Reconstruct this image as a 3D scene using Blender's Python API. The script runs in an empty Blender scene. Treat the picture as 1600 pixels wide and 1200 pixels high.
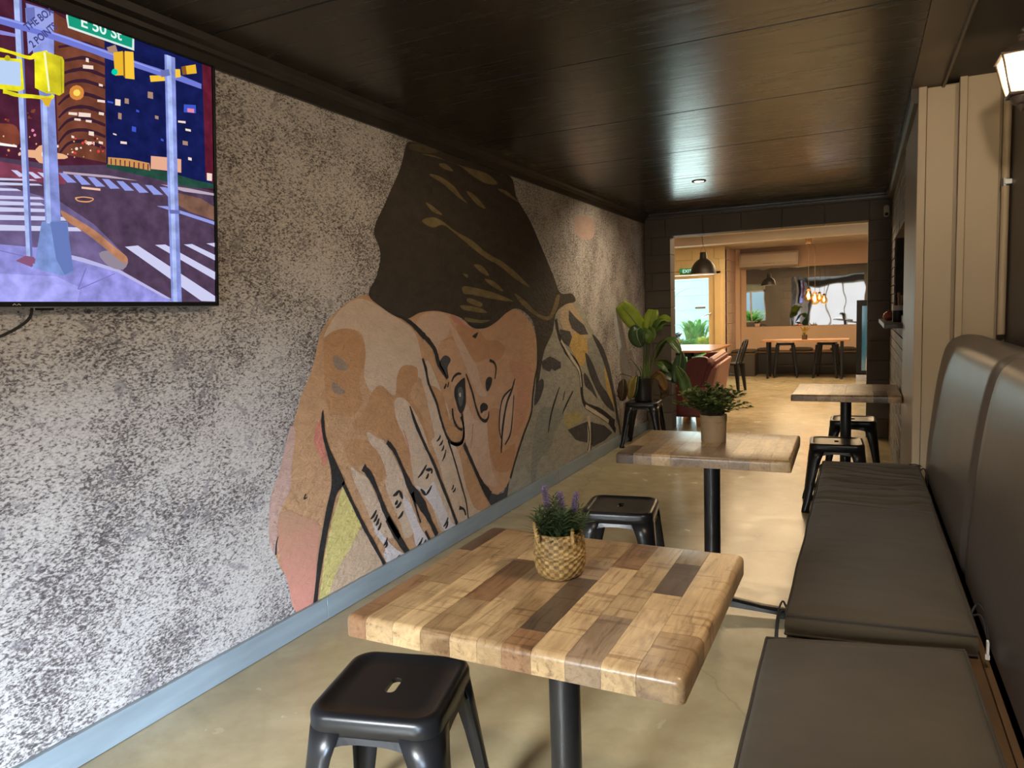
import bpy, bmesh, math, random
from mathutils import Vector, Matrix, noise
random.seed(7)
SC = bpy.context.scene
COL = SC.collection
PI = math.pi

# ---------------------------------------------------------------- camera
EYE = Vector((0, 0, 1.3)); FOC = 1116.4
_yaw, _pit, _rol = .456398, .096900, -.035036
_f = Vector((-math.sin(_yaw)*math.cos(_pit), math.cos(_yaw)*math.cos(_pit), -math.sin(_pit)))
_r0 = Vector((math.cos(_yaw), math.sin(_yaw), 0)); _u0 = _r0.cross(_f)
_r = math.cos(_rol)*_r0 + math.sin(_rol)*_u0
_u = -math.sin(_rol)*_r0 + math.cos(_rol)*_u0
cam_d = bpy.data.cameras.new('camera'); cam = bpy.data.objects.new('camera', cam_d); COL.objects.link(cam)
cam_d.sensor_width = 36; cam_d.lens = FOC/1600*36; cam_d.clip_start = .02; cam_d.clip_end = 200
cam.matrix_world = Matrix(((_r.x, _u.x, -_f.x, EYE.x), (_r.y, _u.y, -_f.y, EYE.y), (_r.z, _u.z, -_f.z, EYE.z), (0, 0, 0, 1)))
SC.camera = cam

def at(px, py, Y):
    """the point of the room that stands at depth Y on the line of sight through (px, py)"""
    d = _f + _r*((px-800)/FOC) - _u*((py-600)/FOC)
    return EYE + d*(Y/d.y)

# ---------------------------------------------------------------- world, lights, exposure
SC.view_settings.view_transform = 'Standard'; SC.view_settings.look = 'None'
SC.view_settings.exposure = 0; SC.view_settings.gamma = 1; SC.view_settings.use_curve_mapping = False
W = bpy.data.worlds.new('sky'); SC.world = W; W.use_nodes = True
bg = W.node_tree.nodes['Background']
bg.inputs[0].default_value = (.72, .86, 1, 1); bg.inputs[1].default_value = 1.6
SC.cycles.max_bounces = 7; SC.cycles.diffuse_bounces = 4; SC.cycles.glossy_bounces = 4
SC.cycles.transmission_bounces = 4; SC.cycles.transparent_max_bounces = 8
SC.cycles.sample_clamp_indirect = 6; SC.cycles.caustics_reflective = False; SC.cycles.caustics_refractive = False

def light(kind, name, loc, power, col, aim=None, size=None, size_y=None, radius=None, spot=None, spread=None, blend=.6):
    d = bpy.data.lights.new(name, kind); d.energy = power; d.color = col
    if kind == 'AREA':
        d.shape = 'RECTANGLE'; d.size = size; d.size_y = size_y or size
        if spread: d.spread = math.radians(spread)
    if radius is not None and kind in ('POINT', 'SPOT'): d.shadow_soft_size = radius
    if spot: d.spot_size = math.radians(spot); d.spot_blend = blend
    o = bpy.data.objects.new(name, d); COL.objects.link(o); o.location = loc
    if aim is not None:
        o.rotation_euler = (Vector(aim)-Vector(loc)).to_track_quat('-Z', 'Y').to_euler()
    return o
WARM = (1, .72, .42); WARM2 = (1, .80, .56); DAY = (.80, .90, 1)
# daylight through the glazed street front behind the camera
light('AREA', 'street_front_daylight', (-1.1, -2.5, 1.5), 27, (.90, .96, 1), aim=(-.9, .9, 0), size=1.1, size_y=.9, spread=36)
light('AREA', 'pavement_daylight', (-.1, -2.0, .34), 33, (.58, .75, 1), aim=(-2.1, 1.2, -.05), size=.9, size_y=.40, spread=42)
# warm light of the dining room: one real downlight and lantern, rest added
light('SPOT', 'downlight_and_fill', (-1.17, 5.87, 2.285), 62, WARM2, aim=(-2.0, 6.0, .9), radius=.03, spot=125, blend=.9)
light('SPOT', 'downlight_and_fill', (-.9, -.5, 2.285), 26, WARM2, aim=(-1.9, -.2, .5), radius=.05, spot=160)  # unseen spot behind the camera, light only, no fitting
light('SPOT', 'downlight_and_fill', (-.9, 3.2, 2.285), 20, WARM2, aim=(-1.5, 3.2, 0), radius=.05, spot=160)  # added spot, the ceiling has no fitting here
light('POINT', 'lantern_and_fill', (.492, 3.10, 2.065), 30, (1, .74, .42), radius=.02)
light('POINT', 'lantern_and_fill', (.30, 1.30, 2.12), 62, (1, .83, .62), radius=.05)  # unseen lamp added off the wall to light the mural
# back room: tungsten overhead and daylight through its glass door, unseen cool light at one side
light('AREA', 'back_room_lamp', (-1.0, 12.3, 2.36), 88, WARM, aim=(-1.0, 12.3, 0), size=2.0, size_y=1.0)
light('AREA', 'back_room_lamp', (-1.2, 9.3, 2.33), 60, WARM, aim=(-1.2, 9.3, 0), size=1.6, size_y=.8)
light('AREA', 'back_door_daylight', (-2.9, 13.75, 1.1), 34, (.9, .97, 1), aim=(-2.4, 9, .6), size=.8, size_y=1.8)
light('AREA', 'unseen_side_light', (3.2, 10.0, 1.3), 26, DAY, aim=(-1, 11.5, .6), size=3.0, size_y=1.6)  # cool light before a solid side wall, no window there
sun = bpy.data.lights.new('sun', 'SUN'); sun.energy = 5; sun.angle = .02; sun.color = (1, .95, .85)
so = bpy.data.objects.new('sun', sun); COL.objects.link(so); so.rotation_euler = (math.radians(40), math.radians(-35), 0)

# ---------------------------------------------------------------- materials
M = {}
class NT:
    def __init__(s, name):
        m = bpy.data.materials.new(name); m.use_nodes = True
        s.m = m; s.t = m.node_tree; s.p = s.t.nodes['Principled BSDF']; s.out = s.t.nodes['Material Output']; M[name] = m
    def n(s, typ, **kw):
        x = s.t.nodes.new(typ)
        for k, v in kw.items():
            if k in ('ins',):
                for a, b in v.items(): x.inputs[a].default_value = b
            else: setattr(x, k, v)
        return x
    def l(s, a, b): s.t.links.new(a, b)
    def coord(s, scale=(1, 1, 1), rot=(0, 0, 0), kind='Object', loc=(0, 0, 0)):
        c = s.n('ShaderNodeTexCoord'); mp = s.n('ShaderNodeMapping')
        mp.inputs['Scale'].default_value = scale; mp.inputs['Rotation'].default_value = rot; mp.inputs['Location'].default_value = loc
        s.l(c.outputs[kind], mp.inputs[0]); return mp.outputs[0]
    def noise(s, vec, scale, detail=2, rough=.5, dist=0):
        x = s.n('ShaderNodeTexNoise'); x.inputs['Scale'].default_value = scale; x.inputs['Detail'].default_value = detail
        x.inputs['Roughness'].default_value = rough; x.inputs['Distortion'].default_value = dist
        if vec is not None: s.l(vec, x.inputs['Vector'])
        return x.outputs['Fac']
    def ramp(s, fac, stops, interp='LINEAR'):
        x = s.n('ShaderNodeValToRGB'); cr = x.color_ramp; cr.interpolation = interp
        while len(cr.elements) > 1: cr.elements.remove(cr.elements[-1])
        for i, (p, c) in enumerate(stops):
            e = cr.elements[0] if i == 0 else cr.elements.new(p)
            e.position = p; e.color = (*c, 1) if len(c) == 3 else c
        s.l(fac, x.inputs[0]); return x.outputs[0]
    def mix(s, a, b, fac, mode='MIX'):
        x = s.n('ShaderNodeMix', data_type='RGBA', blend_type=mode)
        for sock, v in ((x.inputs[6], a), (x.inputs[7], b), (x.inputs[0], fac)):
            if isinstance(v, (tuple, list)): sock.default_value = (*v, 1) if len(v) == 3 else v
            elif isinstance(v, (int, float)): sock.default_value = v
            else: s.l(v, sock)
        return x.outputs[2]
    def bump(s, h, strength=.3, dist=.01):
        b = s.n('ShaderNodeBump'); b.inputs['Strength'].default_value = strength; b.inputs['Distance'].default_value = dist
        s.l(h, b.inputs['Height']); s.l(b.outputs[0], s.p.inputs['Normal'])
    def base(s, c):
        if isinstance(c, (tuple, list)): s.p.inputs['Base Color'].default_value = (*c, 1)
        else: s.l(c, s.p.inputs['Base Color'])
    def rough(s, r):
        if isinstance(r, (int, float)): s.p.inputs['Roughness'].default_value = r
        else: s.l(r, s.p.inputs['Roughness'])

def mat(name, col, rough=.5, metal=0, var=.15, scale=8, bump=0, bscale=60, stretch=(1, 1, 1), spec=.5, coat=0):
    t = NT(name); v = t.coord(stretch)
    f = t.noise(v, scale, 3)
    lo = tuple(c*(1-var) for c in col); hi = tuple(min(1, c*(1+var)) for c in col)
    t.base(t.ramp(f, [(.3, lo), (.7, hi)])); t.rough(rough)
    t.p.inputs['Metallic'].default_value = metal; t.p.inputs['Specular IOR Level'].default_value = spec
    if coat: t.p.inputs['Coat Weight'].default_value = coat; t.p.inputs['Coat Roughness'].default_value = .1
    if bump: t.bump(t.noise(v, bscale, 3), bump, .004)
    return t.m
def emit(name, col, s=1.0, var=0, scale=10):
    t = NT(name); t.t.nodes.remove(t.p)
    e = t.n('ShaderNodeEmission'); e.inputs[1].default_value = s
    if var:
        f = t.noise(t.coord(), scale, 4)
        t.l(t.ramp(f, [(.3, tuple(c*(1-var) for c in col)), (.7, tuple(c*(1+var) for c in col))]), e.inputs[0])
    else: e.inputs[0].default_value = (*col, 1)
    t.l(e.outputs[0], t.out.inputs[0]); return t.m
def glass(name, col=(.9, 1, .98), rough=0.0, mixf=.12):
    t = NT(name); t.t.nodes.remove(t.p)
    a = t.n('ShaderNodeBsdfTransparent'); a.inputs[0].default_value = (*col, 1)
    g = t.n('ShaderNodeBsdfGlossy'); g.inputs['Roughness'].default_value = rough
    m = t.n('ShaderNodeMixShader'); m.inputs[0].default_value = mixf
    t.l(a.outputs[0], m.inputs[1]); t.l(g.outputs[0], m.inputs[2]); t.l(m.outputs[0], t.out.inputs[0]); return t.m

# speckled print of the mural backdrop
t = NT('speckle'); v = t.coord((1, 1, 1), (.6, 0, 0))
vs = t.coord((1, 1.0, 1.9), (.7, 0, 0))
na_ = t.noise(vs, 82, 4.5, .68, .35); nb_ = t.noise(vs, 40, 3, .6, .8); mm_ = t.n('ShaderNodeMath', operation='MULTIPLY_ADD', ins={1: .38}); t.l(nb_, mm_.inputs[0]); m2_ = t.n('ShaderNodeMath', operation='MULTIPLY', ins={1: .70}); t.l(na_, m2_.inputs[0]); t.l(m2_.outputs[0], mm_.inputs[2]); n1 = mm_.outputs[0]; n2 = t.noise(v, 3.2, 4, .6); n3 = t.noise(v, 11, 3, .6, .8)
ad = t.n('ShaderNodeMath', operation='MULTIPLY_ADD', ins={1: .30}); t.l(n2, ad.inputs[0]); t.l(n1, ad.inputs[2])
sp = t.ramp(ad.outputs[0], [(.568, (.085, .070, .066)), (.645, (.21, .18, .165)), (.690, (.48, .43, .385)), (.83, (.64, .585, .535))])
blot = t.ramp(n3, [(.62, (0, 0, 0)), (.66, (1, 1, 1))])
c = t.mix(sp, (.20, .175, .175), blot); 
bf = t.n('ShaderNodeMath', operation='MULTIPLY', ins={1: .55}); t.l(blot, bf.inputs[0])
c = t.mix(sp, (.22, .195, .20), bf.outputs[0])
t.base(c); t.rough(.75); t.bump(n1, .25, .002); t.p.inputs['Specular IOR Level'].default_value = .25
def paint(name, col, var=.16, rough=.7):
    t = NT('paint_'+name); v = t.coord()
    f = t.noise(t.coord((1, 1, 2.2), (.3, 0, 0)), 9, 5, .65)
    g = t.noise(v, 60, 2)
    c = t.ramp(f, [(.3, tuple(x*(1-var) for x in col)), (.5, col), (.72, tuple(min(1, x*(1+var)) for x in col))])
    ch = t.ramp(g, [(.70, (1, 1, 1)), (.76, (.72, .68, .64))])
    t.base(t.mix(c, ch, 1.0, 'MULTIPLY')); t.rough(rough); t.p.inputs['Specular IOR Level'].default_value = .3
    b = t.noise(t.coord((1, 1, 2.0), (.4, 0, 0)), 26, 4, .6, .4); t.bump(b, .8, .011)
    return t, c
for k, cc, vv in (('sage', (.36, .33, .26), .2), ('sage2', (.27, .27, .23), .15), ('sage3', (.30, .29, .24), .2), ('tan', (.50, .37, .23), .15), ('ochre', (.55, .36, .12), .2),
               ('ochre2', (.42, .35, .16), .2), ('ink', (.030, .027, .026), .2), ('ink2', (.065, .060, .060), .2), ('cream', (.55, .47, .36), .15), ('skin', (.55, .315, .165), .14),
               ('pink', (.56, .36, .29), .12), ('coral2', (.66, .24, .17), .2), ('yellow', (.66, .55, .20), .12), ('skinp', (.60, .42, .28), .14),
               ('skinl', (.63, .46, .325), .10), ('tanp', (.50, .265, .125), .12), ('bruise', (.30, .22, .16), .2), ('white', (.67, .59, .56), .08), ('face', (.60, .345, .20), .1),
               ('faced', (.53, .275, .14), .1), ('facel', (.63, .42, .29), .08), ('faceo', (.60, .30, .18), .1), ('facer', (.56, .24, .18), .1), ('scarf', (.052, .040, .030), .25),
               ('scarf2', (.10, .075, .04), .3), ('gold', (.20, .145, .065), .3), ('eye', (.10, .11, .11), .1), ('pale', (.42, .42, .42), .15), ('peach', (.5, .36, .3), .1)):
    paint(k, cc, vv)

# sprayed coral that fades upwards into the skin tone, as painted
t = NT('paint_coral'); v = t.coord(); sx_ = t.n('ShaderNodeSeparateXYZ'); t.l(v, sx_.inputs[0]); nz_ = t.noise(v, 14, 4)
ma = t.n('ShaderNodeMath', operation='MULTIPLY_ADD', ins={1: .25}); t.l(nz_, ma.inputs[0]); t.l(sx_.outputs[2], ma.inputs[2])
t.base(t.ramp(ma.outputs[0], [(.30, (.70, .30, .22)), (.45, (.60, .28, .19)), (.66, (.50, .28, .165))])); t.rough(.7); t.bump(t.noise(t.coord((1, 1, 2.0), (.4, 0, 0)), 26, 4, .6, .4), .5, .008)
# polished concrete
t = NT('concrete'); v = t.coord()
a = t.noise(v, 1.1, 6, .62, .6); b = t.noise(t.coord((1, 1, 1), (0, 0, .5)), 7, 5, .6, .3); f = t.noise(v, 90, 2)
c = t.ramp(a, [(.3, (.36, .29, .165)), (.5, (.46, .38, .225)), (.68, (.55, .47, .30))])
c = t.mix(c, t.ramp(b, [(.35, (.84, .82, .78)), (.6, (1, 1, 1))]), .7, 'MULTIPLY')
c = t.mix(c, t.ramp(f, [(.66, (1, 1, 1)), (.74, (.6, .55, .5))]), .2, 'MULTIPLY')
vo = t.n('ShaderNodeTexVoronoi', feature='DISTANCE_TO_EDGE'); vo.inputs['Scale'].default_value = .55
dn = t.n('ShaderNodeMix', data_type='VECTOR'); 
nz = t.n('ShaderNodeTexNoise'); nz.inputs['Scale'].default_value = 3; nz.inputs['Detail'].default_value = 5; t.l(v, nz.inputs['Vector'])
dn.inputs[0].default_value = .25; t.l(v, dn.inputs[4]); t.l(nz.outputs['Color'], dn.inputs[5]); t.l(dn.outputs[1], vo.inputs['Vector'])
ck = t.ramp(vo.outputs['Distance'], [(0, (.45, .42, .38)), (.002, (1, 1, 1))])
t.base(t.mix(c, ck, .3, 'MULTIPLY')); t.rough(t.ramp(b, [(.3, (.17,)*3), (.7, (.28,)*3)])); t.bump(b, .03, .006)
t.p.inputs['Specular IOR Level'].default_value = .45

# glossy near-black ceiling boards
t = NT('ceiling_paint'); v = t.coord((.8, 14, 1))
a = t.noise(v, 2.2, 4, .6); a2 = t.noise(t.coord(), 1.2, 3)
t.base(t.ramp(a2, [(.3, (.024, .021, .017)), (.7, (.042, .037, .030))])); t.rough(t.ramp(a, [(.3, (.19,)*3), (.7, (.30,)*3)])); t.bump(t.noise(t.coord((.6, 9, 1)), 2.2, 3), .12, .005)
t.p.inputs['Specular IOR Level'].default_value = .42

# timber staves of the table tops: each stave's own colour comes from its object colour
t = NT('stave'); oi = t.n('ShaderNodeObjectInfo')
tc = t.n('ShaderNodeTexCoord'); av = t.n('ShaderNodeVectorMath', operation='ADD'); mu = t.n('ShaderNodeVectorMath', operation='SCALE'); mu.inputs[3].default_value = 13
cx = t.n('ShaderNodeCombineXYZ'); t.l(oi.outputs['Random'], cx.inputs[0]); t.l(oi.outputs['Random'], cx.inputs[1]); t.l(cx.outputs[0], mu.inputs[0])
t.l(tc.outputs['Object'], av.inputs[0]); t.l(mu.outputs[0], av.inputs[1])
def mp(sc, rot=(0, 0, 0)):
    x = t.n('ShaderNodeMapping'); x.inputs['Scale'].default_value = sc; x.inputs['Rotation'].default_value = rot; t.l(av.outputs[0], x.inputs[0]); return x.outputs[0]
g1 = t.noise(mp((30, 3.0, 30)), 2.4, 6, .70, .9); g2 = t.noise(mp((5, 60, 5)), 1, 3, .6, .3); g3 = t.noise(mp((6, 3, 6)), 2, 3, .5, 1.2)
c = t.mix(oi.outputs['Color'], t.ramp(g1, [(.30, (.40, .33, .28)), (.46, (.90, .88, .86)), (.68, (1.15, 1.14, 1.12))]), 1.0, 'MULTIPLY')
c = t.mix(c, t.ramp(g2, [(.58, (1, 1, 1)), (.66, (.42, .32, .24))]), .65, 'MULTIPLY')
c = t.mix(c, t.ramp(g3, [(.3, (.66, .6, .55)), (.55, (1.05, 1.05, 1.05))]), .85, 'MULTIPLY')
t.base(c); t.rough(.30); t.bump(g1, .06, .003); t.p.inputs['Specular IOR Level'].default_value = .5

mat('black_steel', (.009, .009, .010), .32, 0, .2, 6, spec=.42)
mat('black_steel_top', (.014, .011, .011), .30, 0, .2, 6, spec=.8)
mat('pole_black', (.012, .012, .013), .34, 0, .2, 12, .12, 220, spec=.5)
mat('rubber', (.015, .015, .015), .8)
mat('galv', (.35, .36, .37), .4, .8)
mat('wall_dark', (.060, .050, .042), .6, 0, .12, 3, .15, 40)
mat('block_dark', (.14, .118, .096), .62, 0, .14, 2, .35, 70)
mat('brick_paint', (.20, .16, .12), .6, 0, .16, 5, .5, 60)
mat('mortar_paint', (.045, .036, .03), .8, 0, .15, 20, .4, 90)
mat('board_beige', (.52, .41, .27), .5, 0, .10, 1.5, .12, 30)
mat('post_beige', (.36, .28, .185), .45, 0, .10, 2, .10, 20, (8, 8, .6))
mat('wall_plum', (.085, .070, .066), .5, 0, .12, 2, .12, 40)
mat('ceiling_light', (.66, .53, .38), .5, 0, .1, 2)
mat('soffit_brown', (.13, .10, .07), .45, 0, .12, 2)
mat('cornice', (.030, .025, .021), .4, 0, .3, 6, .2, 40, spec=.7)
mat('skirting', (.26, .31, .33), .4, 0, .14, 5, .15, 30, (1, .5, 3))
mat('vinyl', (.105, .088, .077), .38, 0, .10, 3, .12, 30, spec=.7)
t = NT('cushion_cloth'); v = t.coord(); wv = t.noise(t.coord((1, 1, 1)), 380, 2)
f = t.noise(v, 4, 4); t.base(t.ramp(f, [(.3, (.045, .033, .018)), (.7, (.066, .049, .028))])); t.rough(.95); t.bump(wv, .4, .001)
t.p.inputs['Sheen Weight'].default_value = .08; t.p.inputs['Sheen Roughness'].default_value = .5
mat('piping_cloth', (.045, .036, .027), .9); mat('cord_black', (.02, .017, .015), .8); mat('label_white', (.6, .56, .5), .8)
mat('bench_ply', (.09, .05, .022), .5, 0, .2, 4, .1, 30, (6, 1, 6))
mat('bench_dark', (.022, .019, .018), .55)
mat('red_leather', (.17, .035, .028), .38, 0, .2, 4, .2, 60)
mat('red_leather_lit', (.42, .17, .13), .42, 0, .12, 4, .15, 60)  # paler copy of the red leather, light on the chair back put into colour
mat('orange_wood', (.42, .17, .045), .45, 0, .2, 6)
mat('back_wall_paint', (.66, .46, .31), .7, 0, .05, 2, .1, 30)
mat('back_block', (.66, .48, .35), .7, 0, .06, 3, .3, 60)
mat('yellow_block', (.72, .56, .30), .7, 0, .06, 3, .3, 60)
mat('cream_ceiling', (.70, .64, .55), .7, 0, .05, 2)
mat('door_paint', (.70, .52, .26), .45, 0, .06, 3)
mat('white_plastic', (.62, .53, .42), .4, 0, .03, 3)
mat('grille_grey', (.30, .26, .22), .5)
mat('far_table_wood', (.42, .20, .085), .35, 0, .2, 5, 0, 60, (1, 8, 1))
mat('pot_black', (.016, .015, .015), .45, 0, .15, 5, spec=.4)
mat('paper_pot', (.30, .205, .11), .75, 0, .10, 9, .25, 80)
mat('soil', (.03, .02, .013), .95, 0, .4, 60, .6, 90)
mat('chrome', (.7, .7, .7), .2, 1)
mat('fridge_black', (.010, .010, .011), .4, spec=.25)
mat('lantern_bronze', (.11, .078, .060), .42, .2, .2, 12, .15, 50)
mat('servery_dark', (.02, .017, .016), .6)
mat('shelf_dark', (.055, .042, .034), .4)
mat('red_gloss', (.42, .10, .07), .2); mat('pale_wood', (.50, .30, .14), .5); mat('white_ware', (.7, .64, .56), .2); mat('green_glass', (.10, .22, .12), .15)
mat('terracotta', (.5, .33, .22), .7)
def leafmat(name, a, b, rough=.35, tr=.35):
    t = NT(name); v = t.coord(); f = t.noise(v, 6, 4)
    c = t.ramp(f, [(.3, a), (.7, b)]); t.base(c); t.rough(rough)
    tb = t.n('ShaderNodeBsdfTranslucent'); t.l(t.mix(c, (1.0, 1.2, .5), .35, 'MULTIPLY'), tb.inputs[0])
    m = t.n('ShaderNodeMixShader'); m.inputs[0].default_value = tr
    t.l(t.p.outputs[0], m.inputs[1]); t.l(tb.outputs[0], m.inputs[2]); t.l(m.outputs[0], t.out.inputs[0])
leafmat('leaf_bright', (.16, .24, .02), (.34, .42, .045)); leafmat('leaf_mid', (.05, .11, .018), (.12, .20, .03)); leafmat('leaf_deep', (.022, .055, .020), (.05, .095, .03))
leafmat('leaf_dry', (.16, .075, .02), (.34, .18, .05), .7); leafmat('leaf_brown', (.05, .025, .014), (.10, .05, .025), .7); leafmat('leaf_yellow', (.30, .21, .04), (.42, .30, .06))
leafmat('sprig_green', (.06, .10, .02), (.15, .20, .05), .5, .2); leafmat('lavender_green', (.03, .055, .018), (.07, .10, .035), .6, .2)
leafmat('garden_green', (.10, .32, .06), (.35, .62, .14), .6, .4); leafmat('garden_yellow', (.5, .55, .08), (.8, .75, .15), .6, .4)
mat('stem_green', (.10, .15, .04), .45); mat('lavender_purple', (.15, .08, .22), .7, 0, .35, 90); mat('stem_brown', (.10, .06, .03), .7)
for nm_, k_ in (('seagrass', 1.0), ('seagrass_dark', .55)):
    t = NT(nm_); v = t.coord(); f = t.noise(v, 90, 3); t.base(t.ramp(f, [(.3, (.20*k_, .11*k_, .03*k_)), (.55, (.34*k_, .205*k_, .065*k_)), (.75, (.47*k_, .31*k_, .12*k_))])); t.rough(.6); t.bump(t.noise(v, 500, 2), .4, .001)
mat('garden_wall', (.62, .80, .90), .7, 0, .04, 2); mat('garden_ground', (.40, .44, .36), .9, 0, .2, 2); mat('turquoise', (.20, .55, .62), .6)
t = NT('mirror_silver'); t.base((.86, .84, .80)); t.rough(.02); t.p.inputs['Metallic'].default_value = 1
glass('pane_glass'); glass('fridge_glass', (.35, .62, .66), .08, .35)
t = NT('lantern_glass'); t.t.nodes.remove(t.p); a = t.n('ShaderNodeBsdfTranslucent'); a.inputs[0].default_value = (1, .93, .78, 1)
b = t.n('ShaderNodeBsdfTransparent'); m = t.n('ShaderNodeMixShader'); m.inputs[0].default_value = .45; t.l(a.outputs[0], m.inputs[1]); t.l(b.outputs[0], m.inputs[2]); t.l(m.outputs[0], t.out.inputs[0])
glass('bulb_glass', (1, .72, .40), .05, .12)
emit('bulb_glow', (1, .80, .45), 14); emit('downlight_glow', (1, .93, .74), 14); emit('filament', (1, .62, .25), 25)
emit('street_glow', (.93, .96, 1), 1.0, .05, 1.2)  # emission on the facade, adds daylight fill through the street front

# ---------------------------------------------------------------- mesh helpers
class MB:
    def __init__(s): s.v = []; s.f = []; s.mi = []; s.cur = 0
    def add(s, vs, fs):
        o = len(s.v); s.v += [tuple(x) for x in vs]
        for f in fs: s.f.append(tuple(i+o for i in f)); s.mi.append(s.cur)
        return s
    def box(s, x0, x1, y0, y1, z0, z1):
        return s.add([(x0, y0, z0), (x1, y0, z0), (x1, y1, z0), (x0, y1, z0), (x0, y0, z1), (x1, y0, z1), (x1, y1, z1), (x0, y1, z1)],
                     [(0, 3, 2, 1), (4, 5, 6, 7), (0, 1, 5, 4), (1, 2, 6, 5), (2, 3, 7, 6), (3, 0, 4, 7)])
    def loft(s, loops, cap0=True, cap1=True, closed=True):
        n = len(loops[0]); vs = [p for L in loops for p in L]; fs = []
        for i in range(len(loops)-1):
            for j in range(n if closed else n-1):
                a = i*n+j; b = i*n+(j+1) % n
                fs.append((a, b, b+n, a+n))
        if cap0: fs.append(tuple(range(n-1, -1, -1)))
        if cap1: fs.append(tuple(range((len(loops)-1)*n, len(loops)*n)))
        return s.add(vs, fs)
    def tube(s, path, r, n=8, cap=True):
        P_ = [Vector(p) for p in path]; R_ = r if isinstance(r, (list, tuple)) else [r]*len(P_)
        loops = []; ref = None
        for i, p in enumerate(P_):
            a = P_[max(i-1, 0)]; b = P_[min(i+1, len(P_)-1)]; t_ = (b-a).normalized()
            if ref is None:
                ref = Vector((0, 0, 1)) if abs(t_.z) < .9 else Vector((1, 0, 0))
            x = (ref - t_*ref.dot(t_)).normalized(); y = t_.cross(x); ref = x
            loops.append([p + (x*math.cos(2*PI*k/n)+y*math.sin(2*PI*k/n))*R_[i] for k in range(n)])
        return s.loft(loops, cap, cap)
    def lathe(s, prof, c=(0, 0, 0), n=24, cap0=False, cap1=False, fn=None):
        loops = []
        for r, z in prof:
            L = []
            for k in range(n):
                a = 2*PI*k/n; rr = r*(fn(a, z) if fn else 1)
                L.append((c[0]+rr*math.cos(a), c[1]+rr*math.sin(a), c[2]+z))
            loops.append(L)
        return s.loft(loops, cap0, cap1)
    def poly(s, pts): return s.add(pts, [tuple(range(len(pts)))])
    def build(s, name, m, parent=None, smooth=False, bevel=0, segs=2, angle=35, solid=0):
        me = bpy.data.meshes.new(name); me.from_pydata(s.v, [], s.f)
        ms = m if isinstance(m, (list, tuple)) else [m]
        for k in ms: me.materials.append(M[k])
        if len(ms) > 1:
            for p, i in zip(me.polygons, s.mi): p.material_index = i
        if smooth:
            me.polygons.foreach_set('use_smooth', [True]*len(me.polygons))
            try: me.set_sharp_from_angle(angle=math.radians(angle))
            except Exception: pass
        me.update(); o = bpy.data.objects.new(name, me); COL.objects.link(o)
        if parent is not None: o.parent = parent
        if bevel:
            b = o.modifiers.new('bevel', 'BEVEL'); b.width = bevel; b.segments = segs; b.limit_method = 'ANGLE'; b.angle_limit = math.radians(30)
        if solid:
            b = o.modifiers.new('thick', 'SOLIDIFY'); b.thickness = solid; b.offset = -1
        return o
def B(name, m, parent, *boxes, bevel=0, smooth=False):
    b = MB()
    for q in boxes: b.box(*q)
    return b.build(name, m, parent, bevel=bevel, smooth=smooth)
def thing(name, label, cat, loc=(0, 0, 0), rz=0, group=None):
    o = bpy.data.objects.new(name, None); COL.objects.link(o); o.location = loc; o.rotation_euler = (0, 0, rz); o.empty_display_size = .1
    o['label'] = label; o['category'] = cat
    if group: o['group'] = group
    return o
def tag(o, label, cat, group=None):
    o['label'] = label; o['category'] = cat
    if group: o['group'] = group
    return o
def struct(o, label=None):
    o['kind'] = 'structure'
    if label: o['label'] = label
    return o
def copy_tree(o, parent=None):
    kids = list(o.children); c = o.copy(); COL.objects.link(c); c.parent = parent
    for ch in kids: copy_tree(ch, c)
    return c
def rrect(hx, hy, r, z, n=6, cx=0, cy=0):
    out = []
    for k, (sx, sy) in enumerate(((1, 1), (-1, 1), (-1, -1), (1, -1))):
        for i in range(n+1):
            a = PI/2*k + PI/2*i/n
            out.append((cx+sx*(hx-r)+r*math.cos(a), cy+sy*(hy-r)+r*math.sin(a), z))
    return out
def smooth_poly(pts, k=4):
    n = len(pts); out = []
    for i in range(n):
        p0, p1, p2, p3 = pts[i-1], pts[i], pts[(i+1) % n], pts[(i+2) % n]
        for j in range(k):
            t_ = j/k
            out.append(tuple(.5*((2*b)+(-a+c_)*t_+(2*a-5*b+4*c_-d)*t_*t_+(-a+3*b-3*c_+d)*t_**3) for a, b, c_, d in zip(p0, p1, p2, p3)))
    return out
def smooth_line(pts, k=5):
    out = []; n = len(pts)
    for i in range(n-1):
        p0 = pts[max(i-1, 0)]; p1 = pts[i]; p2 = pts[i+1]; p3 = pts[min(i+2, n-1)]
        for j in range(k):
            t_ = j/k
            out.append(tuple(.5*((2*b)+(-a+c_)*t_+(2*a-5*b+4*c_-d)*t_*t_+(-a+3*b-3*c_+d)*t_**3) for a, b, c_, d in zip(p0, p1, p2, p3)))
    out.append(tuple(pts[-1])); return out
def ribbon(pts, wk=1.0):
    """2-D stroke (a, b, width) -> outline polygon strips: list of quads"""
    q = smooth_line(pts, 5) if len(pts) > 2 else list(pts); L = []; R_ = []
    for i, p in enumerate(q):
        a = q[max(i-1, 0)]; b = q[min(i+1, len(q)-1)]
        dx, dy = b[0]-a[0], b[1]-a[1]; m = math.hypot(dx, dy) or 1; w_ = max(p[2], .0004)/2*wk*(1+.30*noise.noise((p[0]*60, p[1]*60, 2)))
        L.append((p[0]-dy/m*w_, p[1]+dx/m*w_)); R_.append((p[0]+dy/m*w_, p[1]-dx/m*w_))
    return [(L[i], R_[i], R_[i+1], L[i+1]) for i in range(len(q)-1)]
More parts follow.
